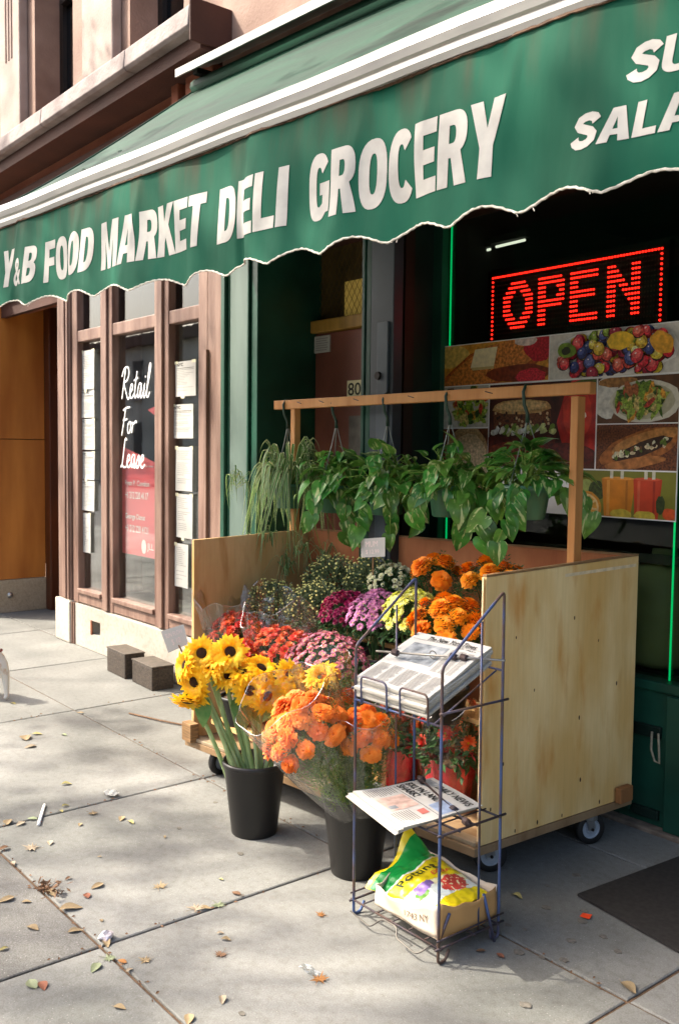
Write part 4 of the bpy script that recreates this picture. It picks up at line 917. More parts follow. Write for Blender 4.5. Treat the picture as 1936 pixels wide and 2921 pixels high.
rod = wire('hold_down_rod', [(-2.30, 2.03, .852), (-1.865, 2.16, .882)], .0036, mat('bright_wire', '#9a968e', .35, .2, 20, metal=.7))
for t in (.16, .70, .62):
    p = Vector((-2.30, 2.03, .852)).lerp(Vector((-1.865, 2.16, .882)), t); b = MB(); b.lathe([(.004, -.014), (.011, -.01), (.011, .01), (.004, .014)], p, 8, axis=(1, .1, -.1)); b.build('clamp', M_rust, rod)
b = MB(); b.lathe([(.012+.002*math.cos(k), .002*math.sin(k)) for k in range(7)], Vector((-2.10, 2.09, .868)), 12, axis=(.3, -1, 0)); b.build('ring', mat('bright_wire', '#9a968e'), rod)
rod = wire('hold_down_rod', [(X0+.06, Y1-.07, .43), (X1+.02, Y0+.10, .405)], .0034, M_rust)
for t in (.08, .72, .95):
    p = Vector((X0+.06, Y1-.07, .43)).lerp(Vector((X1+.02, Y0+.10, .405)), t); b = MB(); b.lathe([(.004, -.014), (.012, -.01), (.012, .01), (.004, .014)], p, 8, axis=(1, -.3, 0)); b.build('clamp', M_rust, rod)

# ------------------------------------------------------------------ newspapers
M_news = mat('newsprint', '#bebcb5', .8, .04, 25); M_nedge = mat('newsprint_edge', '#aaa597', .85, .3, 160, stretch=(.1, .1, 5)); M_photo = mat('news_photo', '#5b6267', .7, .6, 26, col2='#a9aeb0')
def newspaper(label, P, T_, th, rsd, draw=None, group=None, nm='newspaper'):
    """folded paper: P(u, v) gives the underside, T_ the lift"""
    r = random.Random(rsd); b = MB(); jx, jy = (r.random()-.5)*.012, (r.random()-.5)*.012; w = r.random()*6
    def S(u, v, k): 
        q = Vector(P(u, v)); return q+Vector((jx, jy, T_+th*k+.0025*math.sin(u*5+w)*math.sin(v*4+w)*k+.002*k*math.sin(v*9+w)))
    nu, nv = 12, 10
    b.grid(lambda u, v: S(u, v, 1), nu, nv, 0); b.grid(lambda u, v: S(1-u, v, 0), nu, nv, 0)
    for fn in (lambda t: (t, 0), lambda t: (1-t, 1), lambda t: (1, t), lambda t: (0, 1-t)):
        def side(u, v, fn=fn):
            a = fn(u); q = S(a[0], a[1], v); bulge = .003*math.sin(PI*v); n_ = Vector((a[0]-.5, a[1]-.5, 0)); return q+n_*bulge
        b.grid(side, 10, 3, 1)
    ms = [M_news, M_nedge, M_ink, M_photo, M_greyink, mat('news_red', '#b8675c', .7, .2, 20), mat('news_tint', '#c7aa9c', .7, .3, 30), mat('news_blue', '#8d9cb5', .7, .3, 30), mat('faint_text', '#7d7a74', .8, .1, 20)]
    if draw: draw(b, lambda u, v, k=0: S(u, v, 1)+Vector((0, -.0006, .0012+.0005*k)))
    o = b.build(nm, ms, loc=tuple(S(.5, .5, 0)), smooth=False)
    return tag(o, label, 'newspaper', group)
def bars(b, S, u0, u1, v0, v1, n, mi=8, rs=random.Random(1), fill=.4):
    h = (v1-v0)/n
    for k in range(n):
        e = u1-(u1-u0)*.25*rs.random(); b.grid(lambda u, v: S(u0+(e-u0)*u, v0+h*k+h*fill*v), 3, 1, mi)
def wtext(b, S, t, u0, u1, v0, v1, bold, mi=2):
    vs, fs = text2d(t, bold, u1-u0, v1-v0); b.add([S(u0+x, v0+y, 1) for x, y in vs], fs, mi)
def front_broadsheet(b, S):
    wtext(b, S, 'The New York Times', .22, .88, .875, .955, .012)
    b.grid(lambda u, v: S(.04+.92*u, .868+.004*v), 6, 1, 2)
    b.grid(lambda u, v: S(.12+.5*u, .47+.33*v), 8, 6, 3)
    for k in range(3): bars(b, S, .66+.105*k, .75+.105*k, .42, .80, 22)
    for k in range(5): bars(b, S, .05+.185*k, .22+.185*k, .06, .36, 16)
    wtext(b, S, 'fall days', .68, .93, .82, .85, .005)
def Ptop(u, v): return (-2.29+.325*u, 1.93+.275*v, .722+.122*v+.012*math.sin(PI*v)*0)
labs = ['lowest newspaper of the stack on the sloping tray of the rack', 'second lowest newspaper of the stack on the sloping rack tray', 'middle newspaper of the stack on the sloping rack tray', 'newspaper just below the top one on the sloping rack tray', 'broadsheet with grey front photograph, top of the stack on the sloping tray']
for k in range(5): newspaper(labs[k], Ptop, k*.0115, .0105, 20+k, front_broadsheet if k == 4 else None, 'newspapers in the wire rack')
def tabloid(b, S):
    wtext(b, S, 'B\'KLYN LAND', .05, .70, .60, .70, .02); wtext(b, S, 'SHARK!', .05, .44, .49, .585, .02)
    b.grid(lambda u, v: S(.28+.34*u, .10+.34*v), 5, 5, 6); b.grid(lambda u, v: S(.5+.08*u, .12+.1*v, 1), 2, 2, 3); bars(b, S, .05, .25, .08, .44, 12)
    b.grid(lambda u, v: S(.05+.9*u, .46+.006*v), 6, 1, 2); wtext(b, S, 'DAILY NEWS', .32, .95, .82, .93, .015); b.grid(lambda u, v: S(.70+.27*u, .5+.22*v), 4, 4, 7)
    b.grid(lambda u, v: S(.72+.12*u, .34+.09*v), 3, 3, 5); b.grid(lambda u, v: S(.04+.24*u, .76+.18*v), 4, 4, 3); bars(b, S, .66, .95, .06, .3, 8)
def Plow(u, v): 
    q = Vector((-2.278, 1.922, 0)).lerp(Vector((-1.969, 1.853, 0)), u).lerp(Vector((-2.228, 2.23, 0)).lerp(Vector((-1.954, 2.173, 0)), u), v)
    return (q.x, q.y, .399)
labs = ['lowest tabloid on the flat middle shelf of the rack', 'tabloid between the other two on the middle rack shelf', 'tabloid with black headline about a shark on the middle rack shelf']
for k in range(3): newspaper(labs[k], lambda u, v, k=k: Vector(Plow(u, v))+Vector(((k-1)*.008, -(2-k)*.011, -.03*max(0, .16-v)*(1.6-k*.6)*u)), k*.0048, .0042, 30+k, tabloid if k == 2 else None, 'newspapers in the wire rack')

# ------------------------------------------------------------------ carton and bag of potting soil on the rack's floor
bx = thing('paper_carton', 'low torn paper carton on the bottom shelf of the newspaper rack', 'carton', (-2.07, 2.08, .055))
M_cart = mat('carton_paper', '#c4b39c', .75, .15, 6, col2='#d6c8b4', bump=.3, bscale=12); M_cart2 = mat('carton_tan', '#b48a55', .75, .15, 6)
cq = [(-2.20, 1.955), (-1.915, 1.95), (-1.905, 2.19), (-2.235, 2.19)]
ztop = [.125, .172, .165, .185]
def wallp(i, mi_m, nm):
    a, c = cq[i], cq[(i+1) % 4]; b = MB()
    def S(u, v):
        x = a[0]+(c[0]-a[0])*u; y = a[1]+(c[1]-a[1])*u; zt = ztop[i]+(ztop[(i+1) % 4]-ztop[i])*u-.018*math.sin(PI*u)+.004*math.sin(u*17+i)
        n_ = Vector((c[1]-a[1], a[0]-c[0], 0)).normalized(); return Vector((x, y, .062+(zt-.062)*v))+n_*(.012*v*math.sin(PI*u)+.003*math.sin(u*11+v*5+i))
    b.grid(S, 14, 6); o = b.build(nm, mi_m, bx, smooth=True); m = o.modifiers.new('solid', 'SOLIDIFY'); m.thickness = .003; m.offset = 0; return S
S0 = wallp(0, M_cart, 'side'); S1 = wallp(1, M_cart2, 'side'); wallp(2, M_cart, 'side'); wallp(3, M_cart, 'side')
b = MB(); b.poly([(x, y, .064) for x, y in cq]); b.build('bottom', M_cart, bx)
b = MB(); vs, fs = text2d('1743 NY', .0, .34, .26); b.add([S0(.52+x, .38+y)+Vector((0, -.0035, 0)) for x, y in vs], fs); b.build('stamp', mat('stamp_ink', '#6b5a4a', .8, .2, 20), bx)
bg_ = thing('potting_soil_bag', 'green and yellow bag of potting soil lying in the paper carton', 'bag', (-2.07, 2.08, .07))
A, Bk, Cc, Dd = Vector((-2.275, 1.975, .085)), Vector((-2.262, 2.20, .175)), Vector((-1.93, 1.985, .125)), Vector((-1.925, 2.18, .135))
def BAG(u, v, off=0.0):
    e = A.lerp(Bk, v).lerp(Cc.lerp(Dd, v), u)
    h = (math.sin(PI*min(1, max(0, u)))**.7)*(math.sin(PI*min(1, max(0, v)))**.6)*.034
    n_ = mnoise.noise(Vector((u*5, v*5, 1)))*.008*(.3+h*20)+mnoise.noise(Vector((u*13, v*11, 7)))*.004
    ed = .018*math.sin(v*9)*max(0, .18-u)*5
    if u < .2: e = e+Vector((-.02, -.01, .035))*((.2-u)/.2)*(v**2)*1.6
    return e+Vector((-.1, -.12, 1)).normalized()*(h+n_+ed+off)
BM = [mat('bag_green', '#14913f', .3, .15, 8, coat=.3), mat('bag_yellow', '#e6cf1c', .3, .1, 8, coat=.3), mat('bag_white', '#dfe6dc', .3, .1, 8, coat=.3), mat('bag_red', '#d0483c', .35, .3, 30, coat=.3), mat('bag_purple', '#7d62a0', .35, .35, 50, coat=.3), mat('bag_leaf', '#5f8a3c', .35, .3, 40, coat=.3), mat('bag_cream', '#e6dfae', .35, .1, 10, coat=.3)]
def bagm(u, v):
    if u < .05: return 1
    if u < .27+.05*math.sin(v*3): return 0
    if u < .29+.05*math.sin(v*3): return 2
    if u > .86-.02*math.sin(v*4): return 1
    if u > .50+.18*v:
        w_ = .5*mnoise.noise(Vector((u*16, v*14, 2)))
        d = (u-.74)**2/.012+(v-.66)**2/.06+w_
        if d < 1: return 3 if mnoise.noise(Vector((u*30, v*26, 9))) < .25 else 6
        d = (u-.60)**2/.006+(v-.26)**2/.03+w_*1.3
        if d < 1: return 4
        d = (u-.66)**2/.004+(v-.14)**2/.012
        if d < 1: return 5
        return 6 if u < .58+.18*v else 2
    return 1
b = MB(); b.grid(BAG, 84, 60, bagm); b.grid(lambda u, v: BAG(1-u, v)-Vector((0, 0, 2*(math.sin(PI*u)**.7)*(math.sin(PI*v)**.6)*.034+.002)), 20, 14, 1); b.build('film', BM, bg_, smooth=True)
b = MB(); vs, fs = text2d('Potting', .01, .62, .13); b.add([BAG(.33+.13-y+.10*x, .12+x, .0022) for x, y in vs], fs); b.build('print', mat('bag_print', '#2c3a1c', .4, .1, 10), bg_)
b = MB(); vs, fs = text2d('EXTRA', .02, .3, .045); b.add([BAG(.56-y+.1*x, .55+x, .0022) for x, y in vs], fs); b.build('print', BM[3], bg_)

# ------------------------------------------------------------------ mat, crates
b = MB(); mq = [(-1.915, 2.615), (-1.45, 2.545), (-.9, 2.5), (-.9, 3.2), (-1.87, 3.17)]
b.add([(x, y, .004) for x, y in mq]+[(x, y, .012) for x, y in mq], [(5, 6, 7, 8, 9)]+[(i, (i+1) % 5, (i+1) % 5+5, i+5) for i in range(5)])
mt = b.build('door_mat', mat('mat_border', '#2a2725', .7, .3, 60), loc=(-1.5, 2.85, 0)); tag(mt, 'dark rubber door mat at the right edge in front of the grocery', 'mat')
b = MB(); c = Vector((-1.45, 2.85, 0)); mi_ = [(c.x+(x-c.x)*.86, c.y+(y-c.y)*.8) for x, y in mq]; b.poly([(x, y, .0145) for x, y in mi_]); b.build('pile', mat('mat_pile', '#463d38', .95, .3, 90, bump=.6, bscale=300), mt).location = (-mt.location.x, -mt.location.y, 0)
M_crate = mat('dark_crate', '#2d2620', .6, .45, 60, col2='#4a4036', bump=.5, bscale=120)
def crate(x, y, w, d, h, rz, lab):
    t = thing('dark_block', lab, 'block', (x, y, 0), 'dark blocks by the plinth'); c, s_ = math.cos(rz), math.sin(rz)
    f = lambda px, py: (x+px*c-py*s_, y+px*s_+py*c)
    q = [f(-w/2, -d/2), f(w/2, -d/2), f(w/2, d/2), f(-w/2, d/2)]
    b = MB(); b.add([(p[0], p[1], 0) for p in q]+[(p[0], p[1], h) for p in q], [(3, 2, 1, 0), (4, 5, 6, 7)]+[(i, (i+1) % 4, (i+1) % 4+4, i+4) for i in range(4)]); b.build('body', M_crate, t, bevel=.006)
    q = [(x+(px-x)*1.03, y+(py-y)*1.03) for px, py in q]
    b = MB(); b.add([(p[0], p[1], h+.001) for p in q]+[(p[0], p[1], h+.012) for p in q], [(3, 2, 1, 0), (4, 5, 6, 7)]+[(i, (i+1) % 4, (i+1) % 4+4, i+4) for i in range(4)]); b.build('lid', mat('crate_lid', '#4c443b', .55, .3, 30), t, bevel=.003)
crate(-5.77, 2.86, .30, .14, .155, R(-3), 'dark block against the pale plinth, the farther of two'); crate(-5.39, 2.86, .30, .15, .14, R(-3), 'dark block against the pale plinth, nearer to the sunflowers')
# rope loop on the bulkhead
b = MB(); b.tube([(-2.10, 3.325, .40), (-2.095, 3.315, .33), (-2.075, 3.31, .29), (-2.055, 3.312, .285), (-2.06, 3.315, .33), (-2.07, 3.322, .40)], .005, 6)
tag(b.build('rope_loop', mat('pale_rope', '#8d8570', .9, .3, 60), loc=(-2.08, 3.32, .28), smooth=True), 'short pale rope loop hanging on the dark green bulkhead', 'rope')

# ------------------------------------------------------------------ flower and leaf meshes shared by all plants
TOC = Vector((.776, -.631, 0)); RGT = Vector((.631, .776, 0)); UP = Vector((0, 0, 1))
M_leaf = mat('mum_leaf', '#2c4a26', .5, .4, 30, rnd=.1, transl=.25, col2='#45663a')
M_leafd = mat('marigold_leaf', '#27502e', .5, .4, 40, transl=.25, col2='#3f6d3a')
M_stem = mat('green_stem', '#8aa560', .5, .2, 12, stretch=(4, 4, .4), col2='#b9c890', transl=.1)
def petal_ring(b, n, r0, r1, w, z0, z1, tw=0.0, mi=0, cup=.0, seg=2, rs=None, jit=.0, tip=.35):
    for k in range(n):
        a = 2*PI*k/n+tw+(rs.uniform(-jit, jit) if rs else 0); d = Vector((math.cos(a), math.sin(a), 0)); t = Vector((-d.y, d.x, 0)); L = r1*(1+(rs.uniform(-.12, .12) if rs else 0))
        dz = rs.uniform(-.08, .08)*L if rs else 0
        rows = []
        for i in range(seg+1):
            s_ = i/seg; rr = r0+(L-r0)*s_; z = z0+(z1-z0+dz)*s_+cup*math.sin(PI*s_); ww = w*(math.sin(PI*(.22+.62*s_))) if i < seg else w*tip
            rows.append((d*rr+UP*z, ww))
        vs = []
        for p, ww in rows: vs += [p-t*ww, p+t*ww]
        b.add(vs, [(2*i, 2*i+1, 2*i+3, 2*i+2) for i in range(seg)], mi)
def dome(b, r, h, n=10, m=3, mi=0, z=0.0):
    b.lathe([(r*math.cos(i/m*PI/2)+1e-5, z+h*math.sin(i/m*PI/2)) for i in range(m+1)], (0, 0, 0), n, mi)

def mk_sunflower(sd):
    r = random.Random(sd); b = MB()
    petal_ring(b, 21, .015, .062, .0088, .0, .002, 0, 0, .007, 3, r, .12, .10); petal_ring(b, 20, .015, .057, .0085, .003, .014, .19, 0, .008, 3, r, .12, .10); petal_ring(b, 17, .016, .046, .0075, .006, .021, .4, 0, .007, 3, r, .14, .10)
    petal_ring(b, 11, .008, .036, .008, -.006, -.012, .1, 1, 0, 2, r, .1, .1)
    return b.mesh('sunflower_petals', [mat('sunflower_petal', '#ffc400', .5, .18, 40, rnd=.06, transl=.42, col2='#ffde3c'), mat('sepal_green', '#6d8a35', .6, .3, 30)], smooth=True)
SFM = [mk_sunflower(k) for k in range(4)]
b = MB(); dome(b, .0205, .011, 16, 4, 0); SFD = b.mesh('sunflower_disc', mat('sunflower_disc', '#2b160a', .9, .5, 160, bump=1.0, bscale=400, col2='#4a2a10'), smooth=True)

def mk_marigold(sd, col):
    r = random.Random(sd); b = MB()
    for (n, r0, r1, z0, z1) in ((20, .012, .031, -.008, -.006), (20, .012, .032, -.003, .0), (19, .010, .031, .001, .006), (18, .009, .028, .005, .012), (16, .007, .024, .009, .018), (14, .005, .019, .012, .022), (11, .003, .013, .015, .025), (7, .001, .008, .018, .026)):
        petal_ring(b, n, r0, r1, .0042, z0, z1, r.random()*6, 0, .003, 2, r, .2, 1.05)
    dome(b, .021, .016, 10, 3, 1, -.006)
    b.lathe([(.004, -.016), (.010, -.006), (.016, -.001)], (0, 0, 0), 7, 2)
    return b.mesh('marigold_head', [col, MATS['marigold_core'], M_leafd])
mat('marigold_core', '#b84e06', .7, .3, 120)
M_mar = mat('marigold_orange', '#f58a0a', .6, .2, 60, rnd=.08, hue=.008, transl=.3, col2='#ffab1c')
M_mar2 = mat('marigold_deep', '#f47a1a', .6, .2, 60, rnd=.10, hue=.01, transl=.3, col2='#ff9a3a')
MAR = [mk_marigold(k, M_mar) for k in range(3)]; MAR2 = [mk_marigold(k+9, M_mar2) for k in range(3)]

def mk_daisy(name, cols, n=13, r=.017, layers=2, core=None, sd=0, cr=.005):
    rs = random.Random(sd); b = MB()
    for k in range(layers):
        petal_ring(b, n-2*k, .003, r*(1-.2*k), .0032*r/.017, .001*k, (.003+.005*k)*r/.017, rs.random()*3, 0, .002, 2, rs, .12, .45)
    dome(b, cr, cr*.7, 8, 2, 1)
    return b.mesh(name, [cols, core], smooth=False)
core_y = mat('yellow_core', '#d6b422', .7, .3, 60); core_g = mat('green_core', '#a5a83a', .7, .3, 60); core_r = mat('dark_red_core', '#7a1f1c', .7, .3, 60); core_o = mat('gold_core', '#d98a1c', .7, .3, 60)
D_mag = [mk_daisy('magenta_flower', mat('magenta_petal', '#8d1547', .6, .3, 60, rnd=.2, hue=.012, transl=.25), 13, .016, 3, core_r, k) for k in range(2)]
D_pink = [mk_daisy('pink_flower', mat('pink_petal', '#c27aa5', .6, .2, 60, rnd=.18, hue=.012, transl=.3), 14, .019, 2, core_g, k+3) for k in range(2)]
D_yel = [mk_daisy('yellow_flower', mat('yellow_petal', '#e3df2e', .6, .2, 60, rnd=.1, hue=.01, transl=.3, col2='#f0ee9a'), 14, .019, 2, core_y, k+6) for k in range(2)]
D_whi = [mk_daisy('cream_flower', mat('cream_petal', '#e6e6c4', .6, .1, 60, rnd=.1, transl=.3), 13, .014, 3, core_g, k+9) for k in range(2)]
D_rust = [mk_daisy('rust_flower', mat('rust_petal', '#c2371c', .6, .3, 60, rnd=.2, hue=.015, transl=.3, col2='#d9562c'), 15, .026, 3, core_o, k+12, .006) for k in range(3)]
D_bic = [mk_daisy('pink_white_flower', mat('bicolour_petal', '#a82c55', .6, .4, 45, rnd=.3, hue=.02, transl=.25, col2='#d89aa5'), 11, .014, 2, core_g, k+15) for k in range(2)]
D_coral = [mk_daisy('coral_flower', mat('coral_petal', '#d8402a', .6, .3, 60, rnd=.15, hue=.015, transl=.3, col2='#e8804a'), 15, .025, 3, core_y, k+21, .006) for k in range(2)]

def foliage(b, pts, sz, rs, mi=0, droop=.2, slim=.42):
    for p, nrm in pts:
        d = Vector((rs.uniform(-1, 1), rs.uniform(-1, 1), rs.uniform(-.6, .8)-droop))+Vector(nrm)*.9; d.normalize(); t = d.cross(Vector((rs.uniform(-1, 1), rs.uniform(-1, 1), rs.uniform(-1, 1)))).normalized(); L = sz*rs.uniform(.6, 1.3); W = L*slim
        p = Vector(p); n_ = d.cross(t)*L*.12
        b.add([p, p+d*L*.45+t*W*.5+n_, p+d*L, p+d*L*.45-t*W*.5+n_], [(0, 1, 2, 3)], mi)
def feathery(b, pts, sz, rs, mi=0):
    """divided marigold leaves: a rib with narrow leaflets"""
    for p, nrm in pts:
        d = (Vector((rs.uniform(-1, 1), rs.uniform(-1, 1), rs.uniform(-.5, .9)))+Vector(nrm)).normalized(); t = d.cross(Vector((rs.uniform(-.4, .4), rs.uniform(-.4, .4), 1))).normalized(); L = sz*rs.uniform(.7, 1.3); p = Vector(p)
        for k in range(4):
            o = p+d*L*(k/4)
            for s_ in (-1, 1):
                e = (d*.7+t*s_).normalized()*L*.42*(1-.12*k); w = d*L*.05
                b.add([o, o+e*.5+w, o+e, o+e*.5-w], [(0, 1, 2, 3)], mi)
def hemi(n, c, rx, ry, h, rs, up0=.05, jit=.04):
    """points and outward directions over a flattened dome"""
    o = []; g = PI*(3-math.sqrt(5))
    for i in range(n):
        z = 1-(1-up0)*(i+.5)/n; r_ = math.sqrt(max(0, 1-z*z)); a = i*g+rs.uniform(-.2, .2)
        d = Vector((math.cos(a)*r_, math.sin(a)*r_, z)); q = 1+rs.uniform(-jit, jit)
        o.append((Vector((c[0]+d.x*rx*q, c[1]+d.y*ry*q, c[2]+d.z*h*q)), Vector((d.x/rx, d.y/ry, d.z/h)).normalized()))
    return o
def pot(root, x, y, z, r, h, m, rim=True):
    b = MB(); b.lathe([(r*.72, 0), (r*.98, h*.86), (r*1.06, h*.86), (r*1.06, h), (r*.97, h), (r*.95, h*.88)], (x, y, z), 20); b.poly([(x+r*.72*math.cos(-k*PI/10), y+r*.72*math.sin(-k*PI/10), z) for k in range(20)])
    b.poly([(x+r*.93*math.cos(k*PI/10), y+r*.93*math.sin(k*PI/10), z+h*.9) for k in range(20)], 1)
    return b.build('pot', [m, M_joint], root, smooth=True)
M_potg = mat('pot_dark_green', '#1b2a22', .45, .2, 10); M_potb = mat('pot_black', '#191817', .45, .2, 10)

def mum(label, c, rx, ry, h, heads, n, ssz, zpot, sd, cat='flower pot', leafmat=None, nm='potted_mum', group='potted flowers on the cart', flat=.2, nl=420, lsz=.035, up0=.12, potm=None, feather=False, wrap=None, jit=.05, hn='flower', tilt=.35, rpot=.085):
    rs = random.Random(sd); x, y, zt = c; zc = zt-h; rx *= 1.08; ry *= 1.08; n = int(n*1.2)
    t = thing(nm, label, cat, (x, y, zpot), group)
    if wrap is None: pot(t, x, y, zpot, min(rpot, rx*.8), .13, potm or M_potb)
    b = MB(); pts = [(p+(Vector((x, y, zc))-p)*rs.uniform(.02, .5), d) for p, d in hemi(nl, (x, y, zc), rx, ry, h*.93, rs, -.35, .1)]
    (feathery if feather else foliage)(b, pts, lsz, rs)
    for k in range(16):
        a = rs.uniform(0, 6.3); q = rs.uniform(.2, .8); b.tube([(x+.02*math.cos(a), y+.02*math.sin(a), zpot+.11), (x+rx*q*.6*math.cos(a), y+ry*q*.6*math.sin(a), zc), (x+rx*q*math.cos(a), y+ry*q*math.sin(a), zc+h*.7)], .002, 4, cap=False)
    o = b.build('foliage', leafmat or M_leaf, t); o['kind'] = 'stuff'
    for p, d in hemi(n, (x, y, zc), rx, ry, h, rs, up0, jit):
        d = (d+UP*tilt+Vector((rs.uniform(-.25, .25), rs.uniform(-.25, .25), 0))).normalized()
        place(rs.choice(heads), hn, t, frame(p, d, rs.uniform(0, 6), ssz*rs.uniform(.8, 1.15)))
    return t
def budmum(label, c, rx, ry, h, n, zpot, sd, col, bsz=.0048, leafmat=None):
    rs = random.Random(sd); x, y, zt = c; zc = zt-h
    t = thing('budding_mum', label, 'flower pot', (x, y, zpot), 'budding plants on the cart'); pot(t, x, y, zpot, .085, .13, M_potb)
    b = MB(); foliage(b, [(p+(Vector((x, y, zc))-p)*rs.uniform(.04, .5), d) for p, d in hemi(1500, (x, y, zc), rx, ry, h*.96, rs, -.4, .1)], .026, rs)
    o = b.build('foliage', mat('budmum_leaf', '#46563a', .55, .4, 30, transl=.25, col2='#6b7a55'), t); o['kind'] = 'stuff'
    b = MB(); st = MB()
    for p, d in hemi(n, (x, y, zc), rx, ry, h, rs, .0, .08):
        s_ = bsz*rs.uniform(.6, 1.3); p = p+UP*rs.uniform(-.004, .014); b.lathe([(.0001, -s_*.7), (s_*.9, -s_*.2), (s_, s_*.3), (s_*.5, s_*.8), (.0001, s_*.9)], p, 6, axis=(d.x+rs.uniform(-.4, .4), d.y+rs.uniform(-.4, .4), abs(d.z)+.5))
        st.tube([p-UP*s_*.5, p-(d*.5+UP)*.035], .0013, 3, cap=False)
    o = b.build('buds', col, t); o['kind'] = 'stuff'; o = st.build('bud_stems', MATS['budmum_leaf'], t); o['kind'] = 'stuff'
    return t
M_budy = mat('yellow_bud', '#a9a658', .6, .35, 90, col2='#cfcb80')
# back row
budmum('green mum with pale yellow buds at the back left, behind the price card', (-3.55, 2.86, 1.00), .19, .13, .16, 240, .66, 1, M_budy)
budmum('green budding mum at the back between the price card and the cream mum', (-3.28, 2.87, 1.02), .15, .12, .15, 150, .66, 2, M_budy)
budmum('green budding mum in the middle row, nearest the left plywood side', (-3.68, 2.60, .88), .15, .12, .13, 190, .52, 3, M_budy)
budmum('green budding mum in the middle row beside the magenta mum', (-3.37, 2.62, .91), .17, .13, .16, 240, .52, 4, M_budy)
mum('cream white mum in the back row below the hanging vines', (-3.11, 2.84, 1.0), .11, .10, .11, D_whi, 70, 1.0, .66, 5)
mum('marigold with round orange heads in the back row, left of the other', (-2.84, 2.84, 1.05), .12, .10, .13, MAR, 5, 1.35, .66, 6, leafmat=M_leafd, feather=True, lsz=.055, nl=330, up0=.35, nm='potted_marigold', jit=.12)
mum('marigold in the back right corner by the wooden post', (-2.53, 2.86, 1.06), .16, .10, .12, MAR, 8, 1.3, .66, 7, leafmat=M_leafd, feather=True, lsz=.055, nl=330, up0=.35, nm='potted_marigold', jit=.12)
# middle row
mum('deep magenta mum in a black pot in the middle row', (-3.13, 2.60, .89), .12, .11, .13, D_mag, 120, .95, .52, 8, lsz=.03)
mum('pink mum between the magenta and the yellow mums', (-2.94, 2.60, .92), .12, .11, .15, D_pink, 95, 1.0, .52, 9, lsz=.03)
mum('yellow and cream mum beside the big orange marigolds', (-2.73, 2.60, .95), .12, .11, .15, D_yel, 90, 1.0, .52, 10, lsz=.03)
mum('large orange marigold in front by the right plywood side', (-2.46, 2.52, .95), .145, .11, .14, MAR, 16, 1.25, .50, 11, leafmat=M_leafd, feather=True, lsz=.055, nl=480, up0=.1, nm='potted_marigold', jit=.08)
# front row
mum('pink and white budding mum in front, left of the newspapers', (-3.02, 2.40, .755), .20, .13, .16, D_bic, 190, .95, .36, 12, lsz=.028, nl=700)
rust_a = mum('rust red mum in a clear sleeve at the front left corner', (-3.70, 2.42, .73), .17, .12, .13, D_rust, 62, 1.0, .36, 13)
rust_b = mum('rust orange mum in a clear sleeve beside the pink and white mum', (-3.33, 2.40, .72), .16, .12, .13, D_coral, 58, 1.0, .36, 14)
rust_c = mum('bright rust red mum in front, directly behind the sunflowers', (-3.46, 2.26, .665), .12, .09, .12, D_rust, 48, 1.0, .30, 15)
part('front_shelf', M_plyin, ct, (-3.6, -3.1, 2.20, 2.34, .28, .30))
# cellophane sleeves
M_cello = glassmat('cellophane', (.95, .95, .94), .10, 1.0, .10, bump=.5, bscale=40)
def sleeve(root, a, ra, c, rc, sd, crump=.012, nm='sleeve', n=48, m=14, notch=.05, back=None):
    rs = random.Random(sd); a = Vector(a); c = Vector(c); ax = (c-a).normalized(); e1 = ax.cross(UP).normalized() if abs(ax.z) < .98 else Vector((1, 0, 0)); e1 = (e1-ax*e1.dot(ax)).normalized(); e2 = ax.cross(e1); L = (c-a).length; ph = rs.random()*9
    def S(u, v):
        t = u*2*PI; r_ = ra+(rc-ra)*v**.8; top = notch*(math.sin(t*2+ph)+.6*math.sin(t*5+ph))*v
        w = crump*v*(math.sin(t*7+ph+v*3)*.6+math.sin(t*11+v*6)*.5)+crump*1.3*mnoise.noise(Vector((math.cos(t)*2.6, math.sin(t)*2.6, v*3+ph)))
        return a+ax*(L*v+top)+(e1*math.cos(t)+e2*math.sin(t))*(r_+w)
    b = MB(); b.grid(S, n, m); o = b.build(nm, M_cello, root, smooth=False)
    b = MB(); b.tube([S(i/n, 1) for i in range(n+1)], .0011, 4, cap=False); b.tube([S(.13, i/m) for i in range(m+1)], .0013, 4, cap=False); b.tube([S(.78, i/m) for i in range(m+1)], .0013, 4, cap=False); b.build('film_edge_highlight', glassmat('film_edge_highlight', (.85, .85, .85), .2, .5, .28), o)  # pale tubes along the film's rim and folds, added as highlight lines
    return o
sleeve(rust_a, (-3.70, 2.42, .45), .09, (-3.70, 2.40, .84), .185, 1, .016)
sleeve(rust_b, (-3.33, 2.40, .45), .09, (-3.33, 2.39, .82), .175, 2, .016)
# foil wrapped pots on the deck
M_foil = mat('red_foil', '#d83a46', .28, .3, 18, metal=.3, bump=.9, bscale=34, coat=.4)
def foilpot(x, y, label, sd, top, heads):
    rs = random.Random(sd); t = thing('foil_wrapped_mum', label, 'flower pot', (x, y, .149), 'foil wrapped pots on the cart deck'); ph = rs.random()*9
    def S(u, v):
        a = u*2*PI; r_ = .075+.022*v+.008*v*math.sin(a*9+ph)+.006*mnoise.noise(Vector((math.cos(a)*3, math.sin(a)*3, v*4+ph))); return Vector((x+r_*math.cos(a), y+r_*math.sin(a), .151+.185*v+.012*math.sin(a*5+ph)*v))
    b = MB(); b.grid(S, 40, 10); b.build('foil', M_foil, t, smooth=True); b = MB(); b.poly([S(k/24, .9) for k in range(24)]); b.build('soil', M_joint, t)
    b = MB(); foliage(b, hemi(330, (x, y, .36), .115, .10, .14, rs, -.3, .25), .05, rs); o = b.build('foliage', M_leaf, t); o['kind'] = 'stuff'
    for p, d in hemi(16, (x, y, .38), .13, .11, top-.38, rs, .1, .05): place(rs.choice(heads), 'flower', t, frame(p, d, rs.uniform(0, 6), 1.25))
    sleeve(t, (x, y, .155), .086, (x, y, .52), .14, sd, .010)
